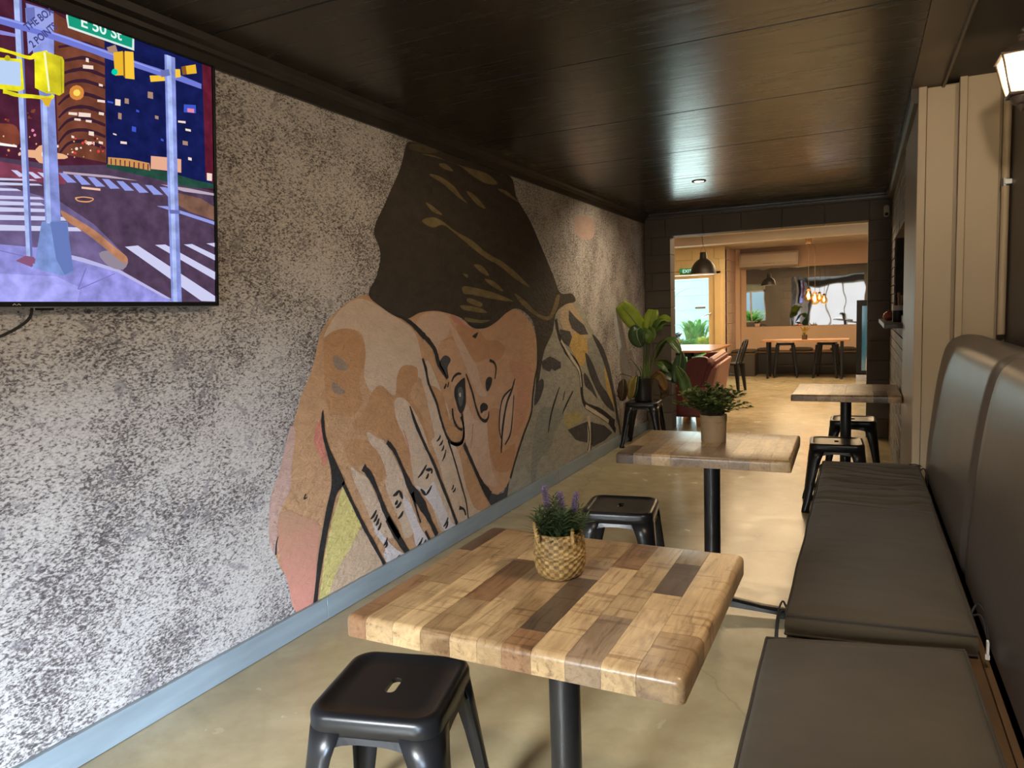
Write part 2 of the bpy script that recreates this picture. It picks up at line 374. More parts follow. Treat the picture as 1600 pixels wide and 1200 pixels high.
def text_obj(name, s, size, m, mw, parent=None, thick=.0, align='CENTER', clip=None, bold=0):
    cu = bpy.data.curves.new(name, 'FONT'); cu.body = s; cu.size = size; cu.extrude = thick; cu.align_x = align; cu.align_y = 'CENTER'; cu.offset = bold
    o = bpy.data.objects.new(name, cu); COL.objects.link(o)
    bpy.context.view_layer.update(); dg = bpy.context.evaluated_depsgraph_get()
    me = bpy.data.meshes.new_from_object(o.evaluated_get(dg)); bpy.data.objects.remove(o)
    me.name = name; me.transform(mw)
    if clip:
        bm = bmesh.new(); bm.from_mesh(me)
        bmesh.ops.bisect_plane(bm, geom=bm.verts[:]+bm.edges[:]+bm.faces[:], plane_co=clip[0], plane_no=clip[1], clear_outer=True)
        bm.to_mesh(me); bm.free()
    me.materials.clear(); me.materials.append(M[m])
    o = bpy.data.objects.new(name, me); COL.objects.link(o)
    if parent is not None: o.parent = parent
    return o

MURAL=[
('draped_shirt','sage',1,'p1',[(4.109,0.082),(4.742,0.974),(4.95,1.233),(5.166,1.447),(5.426,1.446),(5.605,1.368),(5.79,1.213),(6.068,1.044),(6.339,0.824),(6.434,0.625),(6.536,0.381),(6.635,0.129),(6.585,0.067),(5.81,0.052),(4.9,0.063),(4.392,0.068)]),
('draped_shirt','sage2',2,'p1',[(4.712,0.592),(4.94,0.592),(5.181,0.512),(5.005,0.395),(4.877,0.277),(4.685,0.238),(4.601,0.099),(4.53,0.093),(4.542,0.238),(4.59,0.405)]),
('draped_shirt','tan',2,'p1',[(5.245,1.369),(5.42,1.376),(5.643,1.233),(5.831,1.072),(5.724,0.991),(5.397,1.059),(5.229,1.163),(5.152,1.26)]),
('draped_shirt','ochre',3,'p1',[(5.494,1.129),(5.658,1.097),(5.765,1.006),(5.718,0.906),(5.615,0.845),(5.478,0.922),(5.35,1.029),(5.378,1.101)]),
('draped_shirt','sage3',2,'p1',[(5.78,1.075),(6.036,0.973),(6.276,0.773),(6.321,0.561),(6.403,0.437),(6.168,0.467),(5.958,0.638),(5.814,0.829)]),
('draped_shirt','ochre',3,'p1',[(6.191,0.798),(6.362,0.728),(6.42,0.512),(6.461,0.39),(6.313,0.448),(6.236,0.608)]),
('draped_shirt','ochre2',2,'p1',[(5.179,0.496),(5.493,0.477),(5.631,0.397),(5.439,0.392),(5.257,0.37)]),
('draped_shirt','ink2',4,'p0',[(5.257,0.37),(5.581,0.37),(5.729,0.365),(6.154,0.263),(6.384,0.16),(6.144,0.125),(5.976,0.127),(5.841,0.124),(5.716,0.182),(5.43,0.258)]),
('draped_shirt','ink2',4,'p0',[(5.349,1.32),(5.503,1.253),(5.689,1.19),(5.783,1.109),(5.587,1.114),(5.405,1.173),(5.343,1.24)]),
('draped_shirt','ink2',4,'p0',[(5.146,1.174),(5.359,1.15),(5.4,1.1),(5.328,1.03),(5.222,1.068),(5.164,1.134)]),
('draped_shirt','ink2',4,'p0',[(4.776,0.95),(4.93,0.979),(5.016,0.958),(5.148,0.917),(5.144,0.875),(5.02,0.862),(4.962,0.882),(4.922,0.864),(4.791,0.897)]),
('draped_shirt','ink2',4,'p1',[(4.692,0.802),(4.785,0.822),(4.799,0.761),(4.719,0.681),(4.623,0.646),(4.644,0.734)]),
('draped_shirt','ink2',4,'p1',[(5.697,0.959),(5.868,0.86),(6.069,0.662),(6.289,0.527),(6.459,0.352),(6.168,0.467),(5.906,0.661),(5.762,0.816)]),
('draped_shirt','ink2',4,'p1',[(5.66,0.79),(5.805,0.707),(5.978,0.536),(5.849,0.605),(5.677,0.685)]),
('draped_shirt','ink2',4,'p1',[(5.885,1.105),(6.147,0.985),(6.336,0.786),(6.444,0.586),(6.608,0.212),(6.632,0.089),(6.49,0.348),(6.326,0.636),(6.14,0.876)]),
('draped_shirt','ink',5,'s',[(5.07,1.254,.0355),(5.122,1.136,.0309),(5.26,1.002,.0346),(5.476,0.889,.0388),(5.585,0.762,.0374),(5.598,0.608,.0351),(5.689,0.51,.0357),(6.051,0.408,.0418),(6.451,0.237,.0561)]),
('draped_shirt','cream',6,'s',[(5.16,1.087,.0182),(5.302,0.983,.0237),(5.409,0.911,.0249),(5.541,0.817,.0200),(5.579,0.678,.0171)]),
('draped_shirt','ink',5,'s',[(5.641,0.534,.0293),(5.863,0.434,.0244),(6.16,0.347,.0332),(6.477,0.164,.0418)]),
('draped_shirt','cream',6,'s',[(5.664,0.505,.0238),(5.995,0.389,.0256),(6.272,0.283,.0267)]),
('draped_shirt','ink',5,'s',[(5.104,0.729,.0081),(4.938,0.561,.0194),(4.856,0.412,.0075)]),
('draped_shirt','ink',5,'s',[(5.386,0.665,.0104),(5.228,0.57,.0162),(5.147,0.513,.0070)]),
('draped_shirt','ink',5,'s',[(5.215,0.685,.0081),(5.167,0.618,.0101)]),
('draped_shirt','cream',5,'s',[(5.733,0.417,.0657),(5.746,0.239,.0548),(5.71,0.104,.0484)]),
('draped_shirt','ink',6,'s',[(5.704,0.368,.0110),(5.746,0.239,.0152),(5.691,0.116,.0119)]),
('draped_shirt','ink',6,'s',[(5.816,0.352,.0096),(5.822,0.226,.0122),(5.778,0.109,.0096)]),
('hand','skin',1,'p1',[(2.772,1.413),(2.645,1.394),(2.523,1.335),(2.446,1.279),(2.402,1.218),(2.373,1.143),(2.329,1.064),(2.279,0.998),(2.237,0.917),(2.194,0.833),(2.145,0.743),(2.098,0.656),(2.069,0.604),(2.052,0.54),(2.054,0.462),(2.071,0.388),(2.091,0.321),(2.128,0.258),(2.15,0.189),(2.165,0.132),(2.171,0.085),(2.285,0.085),(2.789,0.087),(3.136,0.088),(3.916,0.09),(3.99,0.184),(3.702,0.533),(3.634,0.76),(4.053,0.963),(3.758,1.204),(3.245,1.364),(2.939,1.341)]),
('hand','pink',2,'p1',[(2.203,0.873),(2.228,0.858),(2.216,0.792),(2.193,0.705),(2.18,0.625),(2.134,0.568),(2.099,0.517),(2.092,0.46),(2.098,0.398),(2.071,0.376),(2.047,0.429),(2.047,0.502),(2.068,0.614),(2.127,0.712),(2.165,0.801)]),
('hand','coral',3,'p1',[(2.105,0.523),(2.161,0.531),(2.242,0.485),(2.338,0.419),(2.309,0.299),(2.287,0.178),(2.264,0.088),(2.184,0.086),(2.146,0.136),(2.129,0.235),(2.101,0.321),(2.089,0.43)]),
('hand','coral2',3,'p1',[(2.354,0.854),(2.39,0.872),(2.392,0.792),(2.405,0.709),(2.395,0.671),(2.365,0.725),(2.336,0.786)]),
('hand','yellow',3,'p0',[(2.501,0.553),(2.529,0.509),(2.573,0.421),(2.619,0.338),(2.532,0.261),(2.438,0.199),(2.367,0.091),(2.302,0.087),(2.327,0.171),(2.362,0.298),(2.421,0.428)]),
('hand','skinp',3,'p0',[(2.619,0.334),(2.693,0.228),(2.776,0.094),(2.517,0.09),(2.367,0.091),(2.438,0.199),(2.532,0.261)]),
('hand','skinl',2,'p1',[(2.716,1.397),(2.824,1.371),(3.017,1.292),(3.142,1.227),(3.198,1.085),(3.211,0.968),(3.038,1.047),(2.969,0.979),(2.984,0.905),(2.903,0.926),(2.828,0.976),(2.75,0.955),(2.701,1.029),(2.72,1.141),(2.701,1.232),(2.599,1.263),(2.499,1.251),(2.434,1.232),(2.522,1.324),(2.627,1.383)]),
('hand','tanp',3,'p1',[(2.45,1.232),(2.549,1.262),(2.65,1.251),(2.707,1.198),(2.718,1.118),(2.663,1.01),(2.673,0.919),(2.598,0.862),(2.498,0.881),(2.436,0.906),(2.424,1.034),(2.427,1.149)]),
('hand','bruise',4,'p1',[(2.49,1.145),(2.537,1.131),(2.584,1.095),(2.565,1.075),(2.501,1.091)]),
('hand','bruise',4,'p1',[(2.479,1.029),(2.526,1.002),(2.557,0.977),(2.507,0.972),(2.468,0.998)]),
('hand','tanp',3,'p1',[(2.813,0.981),(2.86,0.961),(2.906,0.927),(2.944,0.922),(2.965,1.011),(3.021,1.059),(3.143,1.041),(3.144,0.978),(3.093,0.944),(3.074,0.891),(3.138,0.82),(3.189,0.749),(3.229,0.604),(3.155,0.69),(3.08,0.797),(3.006,0.877),(2.956,0.906),(2.915,0.881),(2.947,0.801),(2.993,0.732),(3.014,0.667),(3.036,0.6),(3.055,0.509),(2.977,0.549),(2.908,0.655),(2.849,0.703),(2.791,0.728),(2.724,0.776),(2.624,0.792),(2.595,0.831),(2.663,0.856),(2.712,0.899),(2.751,0.952)]),
('hand','tanp',3,'p1',[(2.535,0.751),(2.61,0.752),(2.696,0.723),(2.784,0.649),(2.826,0.581),(2.821,0.522),(2.76,0.514),(2.715,0.546),(2.664,0.614),(2.577,0.633),(2.54,0.689)]),
('hand','skinl',3,'p1',[(2.701,0.772),(2.79,0.721),(2.837,0.698),(2.927,0.575),(2.996,0.452),(3.028,0.349),(3.087,0.221),(3.026,0.174),(2.959,0.179),(2.926,0.266),(2.86,0.392),(2.818,0.485),(2.83,0.55),(2.784,0.649),(2.718,0.712)]),
('hand','skinl',3,'p1',[(2.566,0.628),(2.618,0.596),(2.681,0.553),(2.732,0.469),(2.784,0.381),(2.837,0.276),(2.882,0.206),(2.736,0.246),(2.697,0.331),(2.639,0.456),(2.591,0.538)]),
('hand','white',4,'p1',[(2.702,0.333),(2.768,0.259),(2.865,0.156),(2.94,0.103),(2.955,0.089),(2.814,0.093),(2.773,0.148),(2.791,0.179),(2.738,0.25)]),
('hand','white',4,'p1',[(2.965,0.392),(3.026,0.338),(3.1,0.201),(3.171,0.095),(3.065,0.093),(3.031,0.201),(2.975,0.313)]),
('hand','skinl',3,'p1',[(2.981,0.903),(3.058,0.862),(3.134,0.773),(3.197,0.667),(3.258,0.507),(3.312,0.412),(3.395,0.256),(3.466,0.114),(3.318,0.104),(3.25,0.226),(3.184,0.342),(3.075,0.417),(3.056,0.517),(3.014,0.667),(2.945,0.786),(2.928,0.879)]),
('hand','white',4,'p1',[(3.084,0.421),(3.186,0.377),(3.261,0.4),(3.344,0.256),(3.422,0.13),(3.471,0.095),(3.35,0.098),(3.256,0.238),(3.165,0.342)]),
('hand','skinl',3,'p1',[(3.246,1.073),(3.328,0.969),(3.383,0.88),(3.44,0.788),(3.464,0.682),(3.426,0.628),(3.519,0.542),(3.563,0.445),(3.604,0.302),(3.7,0.141),(3.811,0.083),(3.622,0.088),(3.482,0.101),(3.427,0.247),(3.37,0.348),(3.319,0.495),(3.253,0.624),(3.286,0.652),(3.251,0.772),(3.216,0.891),(3.181,0.99)]),
('hand','tanp',4,'p1',[(3.279,0.932),(3.383,0.88),(3.424,0.79),(3.465,0.699),(3.562,0.64),(3.592,0.591),(3.538,0.565),(3.472,0.585),(3.412,0.647),(3.371,0.738),(3.317,0.838),(3.277,0.9)]),
('face','face',2,'p1',[(3.102,1.284),(3.22,1.319),(3.363,1.337),(3.513,1.321),(3.647,1.278),(3.841,1.221),(4.002,1.244),(4.177,1.299),(4.332,1.337),(4.489,1.301),(4.635,1.213),(4.714,1.094),(4.741,0.967),(4.654,0.864),(4.601,0.724),(4.563,0.598),(4.424,0.469),(4.282,0.319),(4.179,0.202),(4.086,0.156),(3.97,0.164),(3.838,0.228),(3.742,0.339),(3.599,0.553),(3.593,0.566),(3.621,0.67),(3.533,0.755),(3.459,0.95),(3.342,1.096),(3.211,1.223)]),
('face','faced',3,'p1',[(3.39,1.16),(3.5,1.172),(3.588,1.127),(3.702,1.06),(3.798,1.016),(3.931,1.032),(4.096,1.013),(4.189,1.08),(4.078,1.138),(3.94,1.145),(3.84,1.212),(3.716,1.234),(3.575,1.25),(3.592,1.185),(3.502,1.189)]),
('face','facel',3,'p1',[(3.497,1.269),(3.593,1.197),(3.704,1.084),(3.796,0.992),(3.839,0.888),(3.912,0.805),(3.807,0.817),(3.715,0.925),(3.629,1.053),(3.545,1.164)]),
('face','facel',3,'p1',[(3.219,1.314),(3.383,1.328),(3.499,1.292),(3.48,1.201),(3.39,1.16),(3.344,1.118),(3.249,1.2),(3.156,1.257)]),
('face','facel',3,'p1',[(3.631,0.789),(3.745,0.676),(3.898,0.628),(3.914,0.496),(3.931,0.363),(4.003,0.216),(3.919,0.222),(3.816,0.285),(3.699,0.436),(3.623,0.549)]),
('face','faceo',3,'p1',[(4.242,0.983),(4.462,0.952),(4.594,0.913),(4.584,0.784),(4.503,0.621),(4.361,0.501),(4.264,0.489),(4.308,0.648),(4.353,0.809)]),
('face','faced',3,'p1',[(3.931,0.7),(4.098,0.677),(4.055,0.498),(4.106,0.408),(4.291,0.429),(4.216,0.277),(4.038,0.288),(3.958,0.358),(3.903,0.524)]),
('face','facer',3,'p1',[(3.512,1.315),(3.624,1.278),(3.65,1.26),(3.715,1.222),(3.621,1.249),(3.542,1.274)]),
('face','facel',4,'p1',[(4.104,0.756),(4.227,0.795),(4.286,0.761),(4.26,0.627),(4.204,0.513),(4.096,0.464),(4.061,0.576),(4.075,0.68)]),
('face','ink2',4,'p0',[(3.787,0.247),(3.889,0.188),(3.998,0.148),(4.09,0.141),(4.179,0.196),(4.14,0.088),(4.11,0.085),(3.908,0.087)]),
('headscarf','scarf',3,'p1',[(3.182,2.204),(3.365,2.21),(3.841,2.212),(4.345,2.213),(4.444,2.083),(4.648,1.952),(4.845,1.774),(5.056,1.573),(5.182,1.452),(5.423,1.451),(5.499,1.389),(5.286,1.365),(5.083,1.301),(5.001,1.158),(4.831,1.023),(4.729,0.837),(4.638,0.655),(4.697,0.979),(4.689,1.152),(4.635,1.256),(4.499,1.317),(4.367,1.34),(4.219,1.309),(4.077,1.256),(3.911,1.22),(3.761,1.24),(3.622,1.293),(3.463,1.323),(3.338,1.335),(3.196,1.326),(3.082,1.297),(2.977,1.311),(2.861,1.359),(2.768,1.418),(2.836,1.503),(2.878,1.597),(2.868,1.653),(2.838,1.708),(2.859,1.766),(2.923,1.842),(2.99,1.931),(3.083,2.051),(3.134,2.154)]),
('headscarf','gold',4,'p1',[(3.29,2.159),(3.41,2.174),(3.56,2.168),(3.78,2.171),(4.021,2.174),(4.165,2.134),(4.016,2.112),(3.834,2.131),(3.694,2.164),(3.484,2.168)]),
('headscarf','gold',4,'p1',[(3.456,2.137),(3.533,2.15),(3.609,2.123),(3.505,2.119)]),
('headscarf','gold',4,'p1',[(3.352,2.063),(3.45,2.072),(3.603,2.042),(3.681,1.998),(3.762,1.961),(3.625,1.991),(3.498,2.033)]),
('headscarf','gold',4,'p1',[(3.753,2.029),(3.855,2.021),(3.988,1.959),(3.88,1.968)]),
('headscarf','gold',4,'p1',[(3.304,1.911),(3.386,1.896),(3.47,1.864),(3.372,1.869)]),
('headscarf','gold',4,'p1',[(3.26,1.813),(3.357,1.839),(3.455,1.832),(3.608,1.787),(3.803,1.747),(3.981,1.687),(4.21,1.639),(4.422,1.569),(4.612,1.484),(4.382,1.536),(4.173,1.607),(3.978,1.65),(3.799,1.704),(3.633,1.762),(3.479,1.808),(3.377,1.786),(3.305,1.792)]),
('headscarf','gold',4,'p1',[(3.806,1.605),(3.912,1.603),(4.002,1.547),(3.908,1.559)]),
('headscarf','gold',4,'p1',[(3.936,1.523),(4.064,1.512),(4.195,1.453),(4.061,1.474)]),
('headscarf','gold',4,'p1',[(4.162,2.099),(4.283,2.105),(4.48,2.055),(4.316,2.074)]),
('headscarf','gold',4,'p1',[(3.67,1.474),(3.869,1.463),(4.091,1.436),(4.333,1.388),(4.088,1.398),(3.776,1.426),(3.675,1.432)]),
('headscarf','gold',4,'p1',[(3.731,1.407),(3.893,1.376),(3.86,1.354),(3.714,1.383)]),
('headscarf','gold',4,'p1',[(3.642,1.365),(3.86,1.347),(3.951,1.316),(3.768,1.326),(3.654,1.341)]),
('headscarf','gold',4,'p1',[(4.356,1.439),(4.524,1.391),(4.722,1.306),(4.918,1.277),(5.015,1.338),(5.093,1.429),(5.166,1.429),(5.085,1.32),(4.939,1.25),(4.72,1.28),(4.483,1.359)]),
('headscarf','gold',4,'p1',[(3.671,1.546),(3.728,1.545),(3.726,1.524)]),
('headscarf','gold',4,'p1',[(3.678,1.292),(3.854,1.274),(3.995,1.27),(3.883,1.255),(3.705,1.268)]),
('headscarf','scarf2',4,'p1',[(3.203,2.197),(3.364,2.207),(3.461,2.202),(3.314,2.169),(3.178,2.163)]),
('outline_stroke','ink',6,'s',[(2.978,1.319,.0044),(3.102,1.278,.0163),(3.209,1.212,.0241),(3.276,1.17,.0209),(3.332,1.115,.0234),(3.363,1.04,.0259),(3.445,0.952,.0114)]),
('outline_stroke','ink2',6,'p1',[(3.368,1.046),(3.417,1.083),(3.469,1.076),(3.488,1.051),(3.45,1.013),(3.459,0.957),(3.433,0.967),(3.398,1.003)]),
('outline_stroke','ink',6,'s',[(3.201,1.084,.0106),(3.228,1.026,.0167),(3.25,0.944,.0135),(3.317,0.838,.0149),(3.355,0.741,.0139),(3.41,0.631,.0140),(3.48,0.575,.0153),(3.573,0.568,.0179),(3.603,0.616,.0154),(3.599,0.67,.0115),(3.577,0.717,.0143)]),
('outline_stroke','ink',6,'s',[(3.061,0.848,.0063),(3.104,0.754,.0171),(3.179,0.629,.0149),(3.272,0.488,.0179),(3.339,0.364,.0166),(3.424,0.213,.0169),(3.482,0.101,.0199)]),
('outline_stroke','ink',6,'s',[(3.424,0.603,.0121),(3.488,0.469,.0089),(3.552,0.314,.0101),(3.596,0.204,.0087),(3.614,0.095,.0101)]),
('outline_stroke','ink',6,'s',[(2.849,0.696,.0210),(2.907,0.64,.0174),(2.975,0.526,.0179),(3.034,0.419,.0352),(3.123,0.317,.0438),(3.202,0.197,.0245),(3.262,0.1,.0279)]),
('outline_stroke','ink',6,'s',[(3.045,0.393,.0211),(3.078,0.288,.0108),(3.108,0.215,.0083)]),
('outline_stroke','ink',6,'s',[(2.653,0.611,.0267),(2.705,0.555,.0257),(2.755,0.463,.0186),(2.806,0.353,.0237),(2.873,0.251,.0263),(2.913,0.192,.0201)]),
('outline_stroke','ink',6,'s',[(2.818,0.318,.0281),(2.886,0.215,.0317),(2.98,0.086,.0279)]),
('outline_stroke','ink',6,'p1',[(2.4,0.918),(2.404,0.87),(2.406,0.813),(2.426,0.746),(2.457,0.687),(2.494,0.617),(2.515,0.571),(2.497,0.554),(2.455,0.527),(2.418,0.454),(2.381,0.374),(2.349,0.286),(2.31,0.177),(2.285,0.086),(2.262,0.086),(2.288,0.185),(2.315,0.297),(2.346,0.384),(2.385,0.487),(2.422,0.567),(2.428,0.639),(2.411,0.716),(2.389,0.8),(2.384,0.873)]),
('outline_stroke','ink',6,'s',[(2.502,0.573,.0143),(2.563,0.457,.0143),(2.644,0.314,.0155),(2.706,0.215,.0159),(2.783,0.088,.0141)]),
('outline_stroke','ink',6,'s',[(3.149,0.157,.0108),(3.189,0.094,.0137)]),
('outline_stroke','ink',6,'s',[(3.599,0.553,.0240),(3.675,0.441,.0211),(3.789,0.278,.0251),(3.9,0.161,.0570)]),
('outline_stroke','ink',6,'s',[(4.734,0.968,.0121),(4.653,0.85,.0138),(4.596,0.71,.0156),(4.563,0.598,.0156),(4.424,0.469,.0170),(4.282,0.319,.0150),(4.196,0.212,.0200)]),
('outline_stroke','ink',6,'s',[(3.657,0.961,.0086),(3.721,0.851,.0134),(3.763,0.748,.0143),(3.809,0.679,.0146),(3.872,0.647,.0164),(3.914,0.664,.0149),(3.925,0.701,.0075)]),
('outline_stroke','ink',6,'p1',[(3.815,0.747),(3.86,0.763),(3.912,0.741),(3.905,0.714),(3.856,0.71),(3.824,0.702)]),
('outline_stroke','ink',6,'p1',[(3.906,0.901),(3.948,0.916),(3.988,0.899),(3.965,0.856),(3.919,0.827),(3.897,0.857)]),
('outline_stroke','ink',6,'s',[(3.962,1.019,.0149),(4.024,0.999,.0135),(4.046,0.959,.0117),(4.024,0.896,.0074)]),
('outline_stroke','ink',6,'s',[(4.316,0.868,.0106),(4.257,0.792,.0149),(4.191,0.732,.0181),(4.14,0.644,.0195),(4.102,0.543,.0178),(4.076,0.407,.0103)]),
('outline_stroke','ink',6,'s',[(4.252,0.806,.0085),(4.135,0.765,.0117),(4.085,0.692,.0100),(4.061,0.576,.0093),(4.084,0.499,.0076)]),
('outline_stroke','ink',6,'s',[(4.292,0.76,.0081),(4.26,0.627,.0103),(4.219,0.51,.0124),(4.133,0.45,.0079)]),
('outline_stroke','ink',6,'p1',[(3.694,1.265),(3.817,1.243),(3.989,1.251),(3.906,1.224),(3.815,1.222),(3.741,1.237)]),
('outline_stroke','ink',6,'p1',[(3.756,1.181),(3.826,1.2),(3.798,1.167),(3.775,1.168)]),
('outline_stroke','ink',6,'s',[(3.491,0.93,.0082),(3.516,0.956,.0114),(3.563,0.97,.0121),(3.602,0.965,.0071)]),
('outline_stroke','ink',6,'p1',[(3.527,0.897),(3.583,0.926),(3.638,0.939),(3.644,0.896),(3.643,0.8),(3.623,0.76),(3.59,0.735),(3.556,0.751),(3.533,0.802),(3.514,0.851)]),
('outline_stroke','eye',7,'p1',[(3.556,0.882),(3.596,0.889),(3.616,0.851),(3.602,0.793),(3.57,0.779),(3.553,0.823)]),
('outline_stroke','cream',8,'p1',[(3.565,0.855),(3.584,0.857),(3.587,0.836),(3.57,0.835)]),
('outline_stroke','ink',6,'s',[(3.485,0.779,.0114),(3.495,0.713,.0128),(3.537,0.659,.0114),(3.589,0.637,.0107)]),
('outline_stroke','ink',6,'s',[(3.59,0.735,.0153),(3.602,0.673,.0100),(3.603,0.601,.0140),(3.576,0.563,.0139),(3.517,0.562,.0136),(3.451,0.585,.0111)]),
('outline_stroke','ink',6,'s',[(3.407,0.9,.0110),(3.431,0.924,.0078)]),
('outline_stroke','ink',6,'s',[(3.444,0.905,.0074),(3.458,0.933,.0068)]),
('outline_stroke','ink',6,'s',[(3.347,0.645,.0057),(3.329,0.629,.0110),(3.302,0.62,.0044)]),
('outline_stroke','ink',6,'s',[(3.369,0.616,.0058),(3.352,0.6,.0114),(3.327,0.59,.0043)]),
('outline_stroke','ink',6,'s',[(3.377,0.585,.0057),(3.367,0.568,.0121),(3.348,0.557,.0043)]),
('outline_stroke','ink',6,'s',[(3.396,0.556,.0058),(3.378,0.524,.0115),(3.351,0.499,.0050)]),
('outline_stroke','ink',6,'s',[(3.191,0.511,.0071),(3.151,0.481,.0140),(3.104,0.459,.0054)]),
('outline_stroke','ink',6,'s',[(3.182,0.486,.0069),(3.215,0.479,.0146),(3.241,0.478,.0055)]),
('outline_stroke','ink',6,'s',[(3.241,0.478,.0069),(3.24,0.463,.0143),(3.231,0.455,.0057)]),
('outline_stroke','ink',6,'s',[(3.206,0.461,.0078),(3.196,0.446,.0140),(3.178,0.438,.0054)]),
('outline_stroke','ink',6,'s',[(3.233,0.388,.0071),(3.205,0.366,.0151),(3.17,0.35,.0057)]),
('outline_stroke','ink',6,'s',[(3.123,0.394,.0069),(3.15,0.369,.0147),(3.17,0.35,.0057)]),
('outline_stroke','ink',6,'s',[(2.928,0.433,.0076),(2.905,0.422,.0146),(2.875,0.419,.0061)]),
('outline_stroke','ink',6,'s',[(2.928,0.433,.0076),(2.946,0.405,.0154),(2.956,0.383,.0064)]),
('outline_stroke','ink',6,'s',[(2.911,0.387,.0076),(2.902,0.377,.0147),(2.886,0.374,.0064)]),
('outline_stroke','ink',6,'s',[(2.942,0.371,.0079),(2.922,0.358,.0147),(2.895,0.352,.0055)]),
('outline_stroke','ink',6,'s',[(2.957,0.32,.0071),(2.937,0.303,.0147),(2.909,0.293,.0064)]),
('outline_stroke','ink',6,'s',[(2.736,0.383,.0074),(2.715,0.364,.0132),(2.687,0.352,.0055)]),
('outline_stroke','ink',6,'s',[(2.74,0.36,.0075),(2.728,0.342,.0132),(2.708,0.332,.0060)]),
('outline_stroke','ink',6,'s',[(2.75,0.338,.0068),(2.74,0.32,.0143),(2.724,0.309,.0060)]),
('outline_stroke','ink',6,'s',[(2.766,0.312,.0075),(2.755,0.294,.0144),(2.737,0.283,.0060)]),
('outline_stroke','ink',6,'s',[(3.46,0.34,.0054),(3.453,0.324,.0108),(3.436,0.315,.0043)]),
('outline_stroke','ink',6,'s',[(3.483,0.317,.0057),(3.47,0.304,.0111),(3.448,0.299,.0043)]),
('outline_stroke','ink',6,'s',[(2.81,0.224,.0055),(2.798,0.204,.0115),(2.777,0.193,.0050)]),
('outline_stroke','ink',6,'s',[(2.808,0.202,.0062),(2.802,0.187,.0120),(2.788,0.18,.0044)]),
('outline_stroke','ink',6,'s',[(2.908,0.104,.0057),(2.888,0.094,.0123),(2.86,0.092,.0051)]),
('outline_stroke','ink',6,'s',[(3.12,0.13,.0068),(3.097,0.109,.0127),(3.065,0.098,.0054)]),
('outline_stroke','ink',6,'s',[(3.154,0.11,.0069),(3.131,0.094,.0137),(3.099,0.087,.0054)]),
('outline_stroke','ink',6,'s',[(3.385,0.167,.0079),(3.365,0.143,.0142),(3.333,0.129,.0057)]),
('outline_stroke','ink',6,'s',[(3.384,0.146,.0070),(3.373,0.125,.0148),(3.351,0.113,.0057)]),
('outline_stroke','ink',6,'s',[(3.515,0.189,.0173),(3.566,0.167,.0101),(3.586,0.126,.0108)]),
('outline_stroke','ink',6,'s',[(2.09,0.445,.0025),(2.078,0.419,.0050),(2.071,0.376,.0060)]),
('outline_stroke','ink',6,'s',[(2.262,0.578,.0046),(2.251,0.561,.0054),(2.269,0.561,.0031)]),
('outline_stroke','facer',6,'s',[(2.993,0.732,.0039),(3.026,0.649,.0064),(3.042,0.552,.0050)]),
('outline_stroke','facer',6,'s',[(3.715,0.652,.0082),(3.698,0.564,.0068),(3.676,0.513,.0040)]),
('backdrop_patch','pale',1,'p1',[(6.522,1.29),(6.645,1.25),(6.821,0.928),(7.013,0.691),(7.141,0.427),(6.802,0.648),(6.625,0.939),(6.523,1.118)]),
('backdrop_patch','peach',1,'p1',[(5.549,2.072),(5.956,2.094),(6.009,1.976),(5.882,1.915),(5.593,1.922)])]
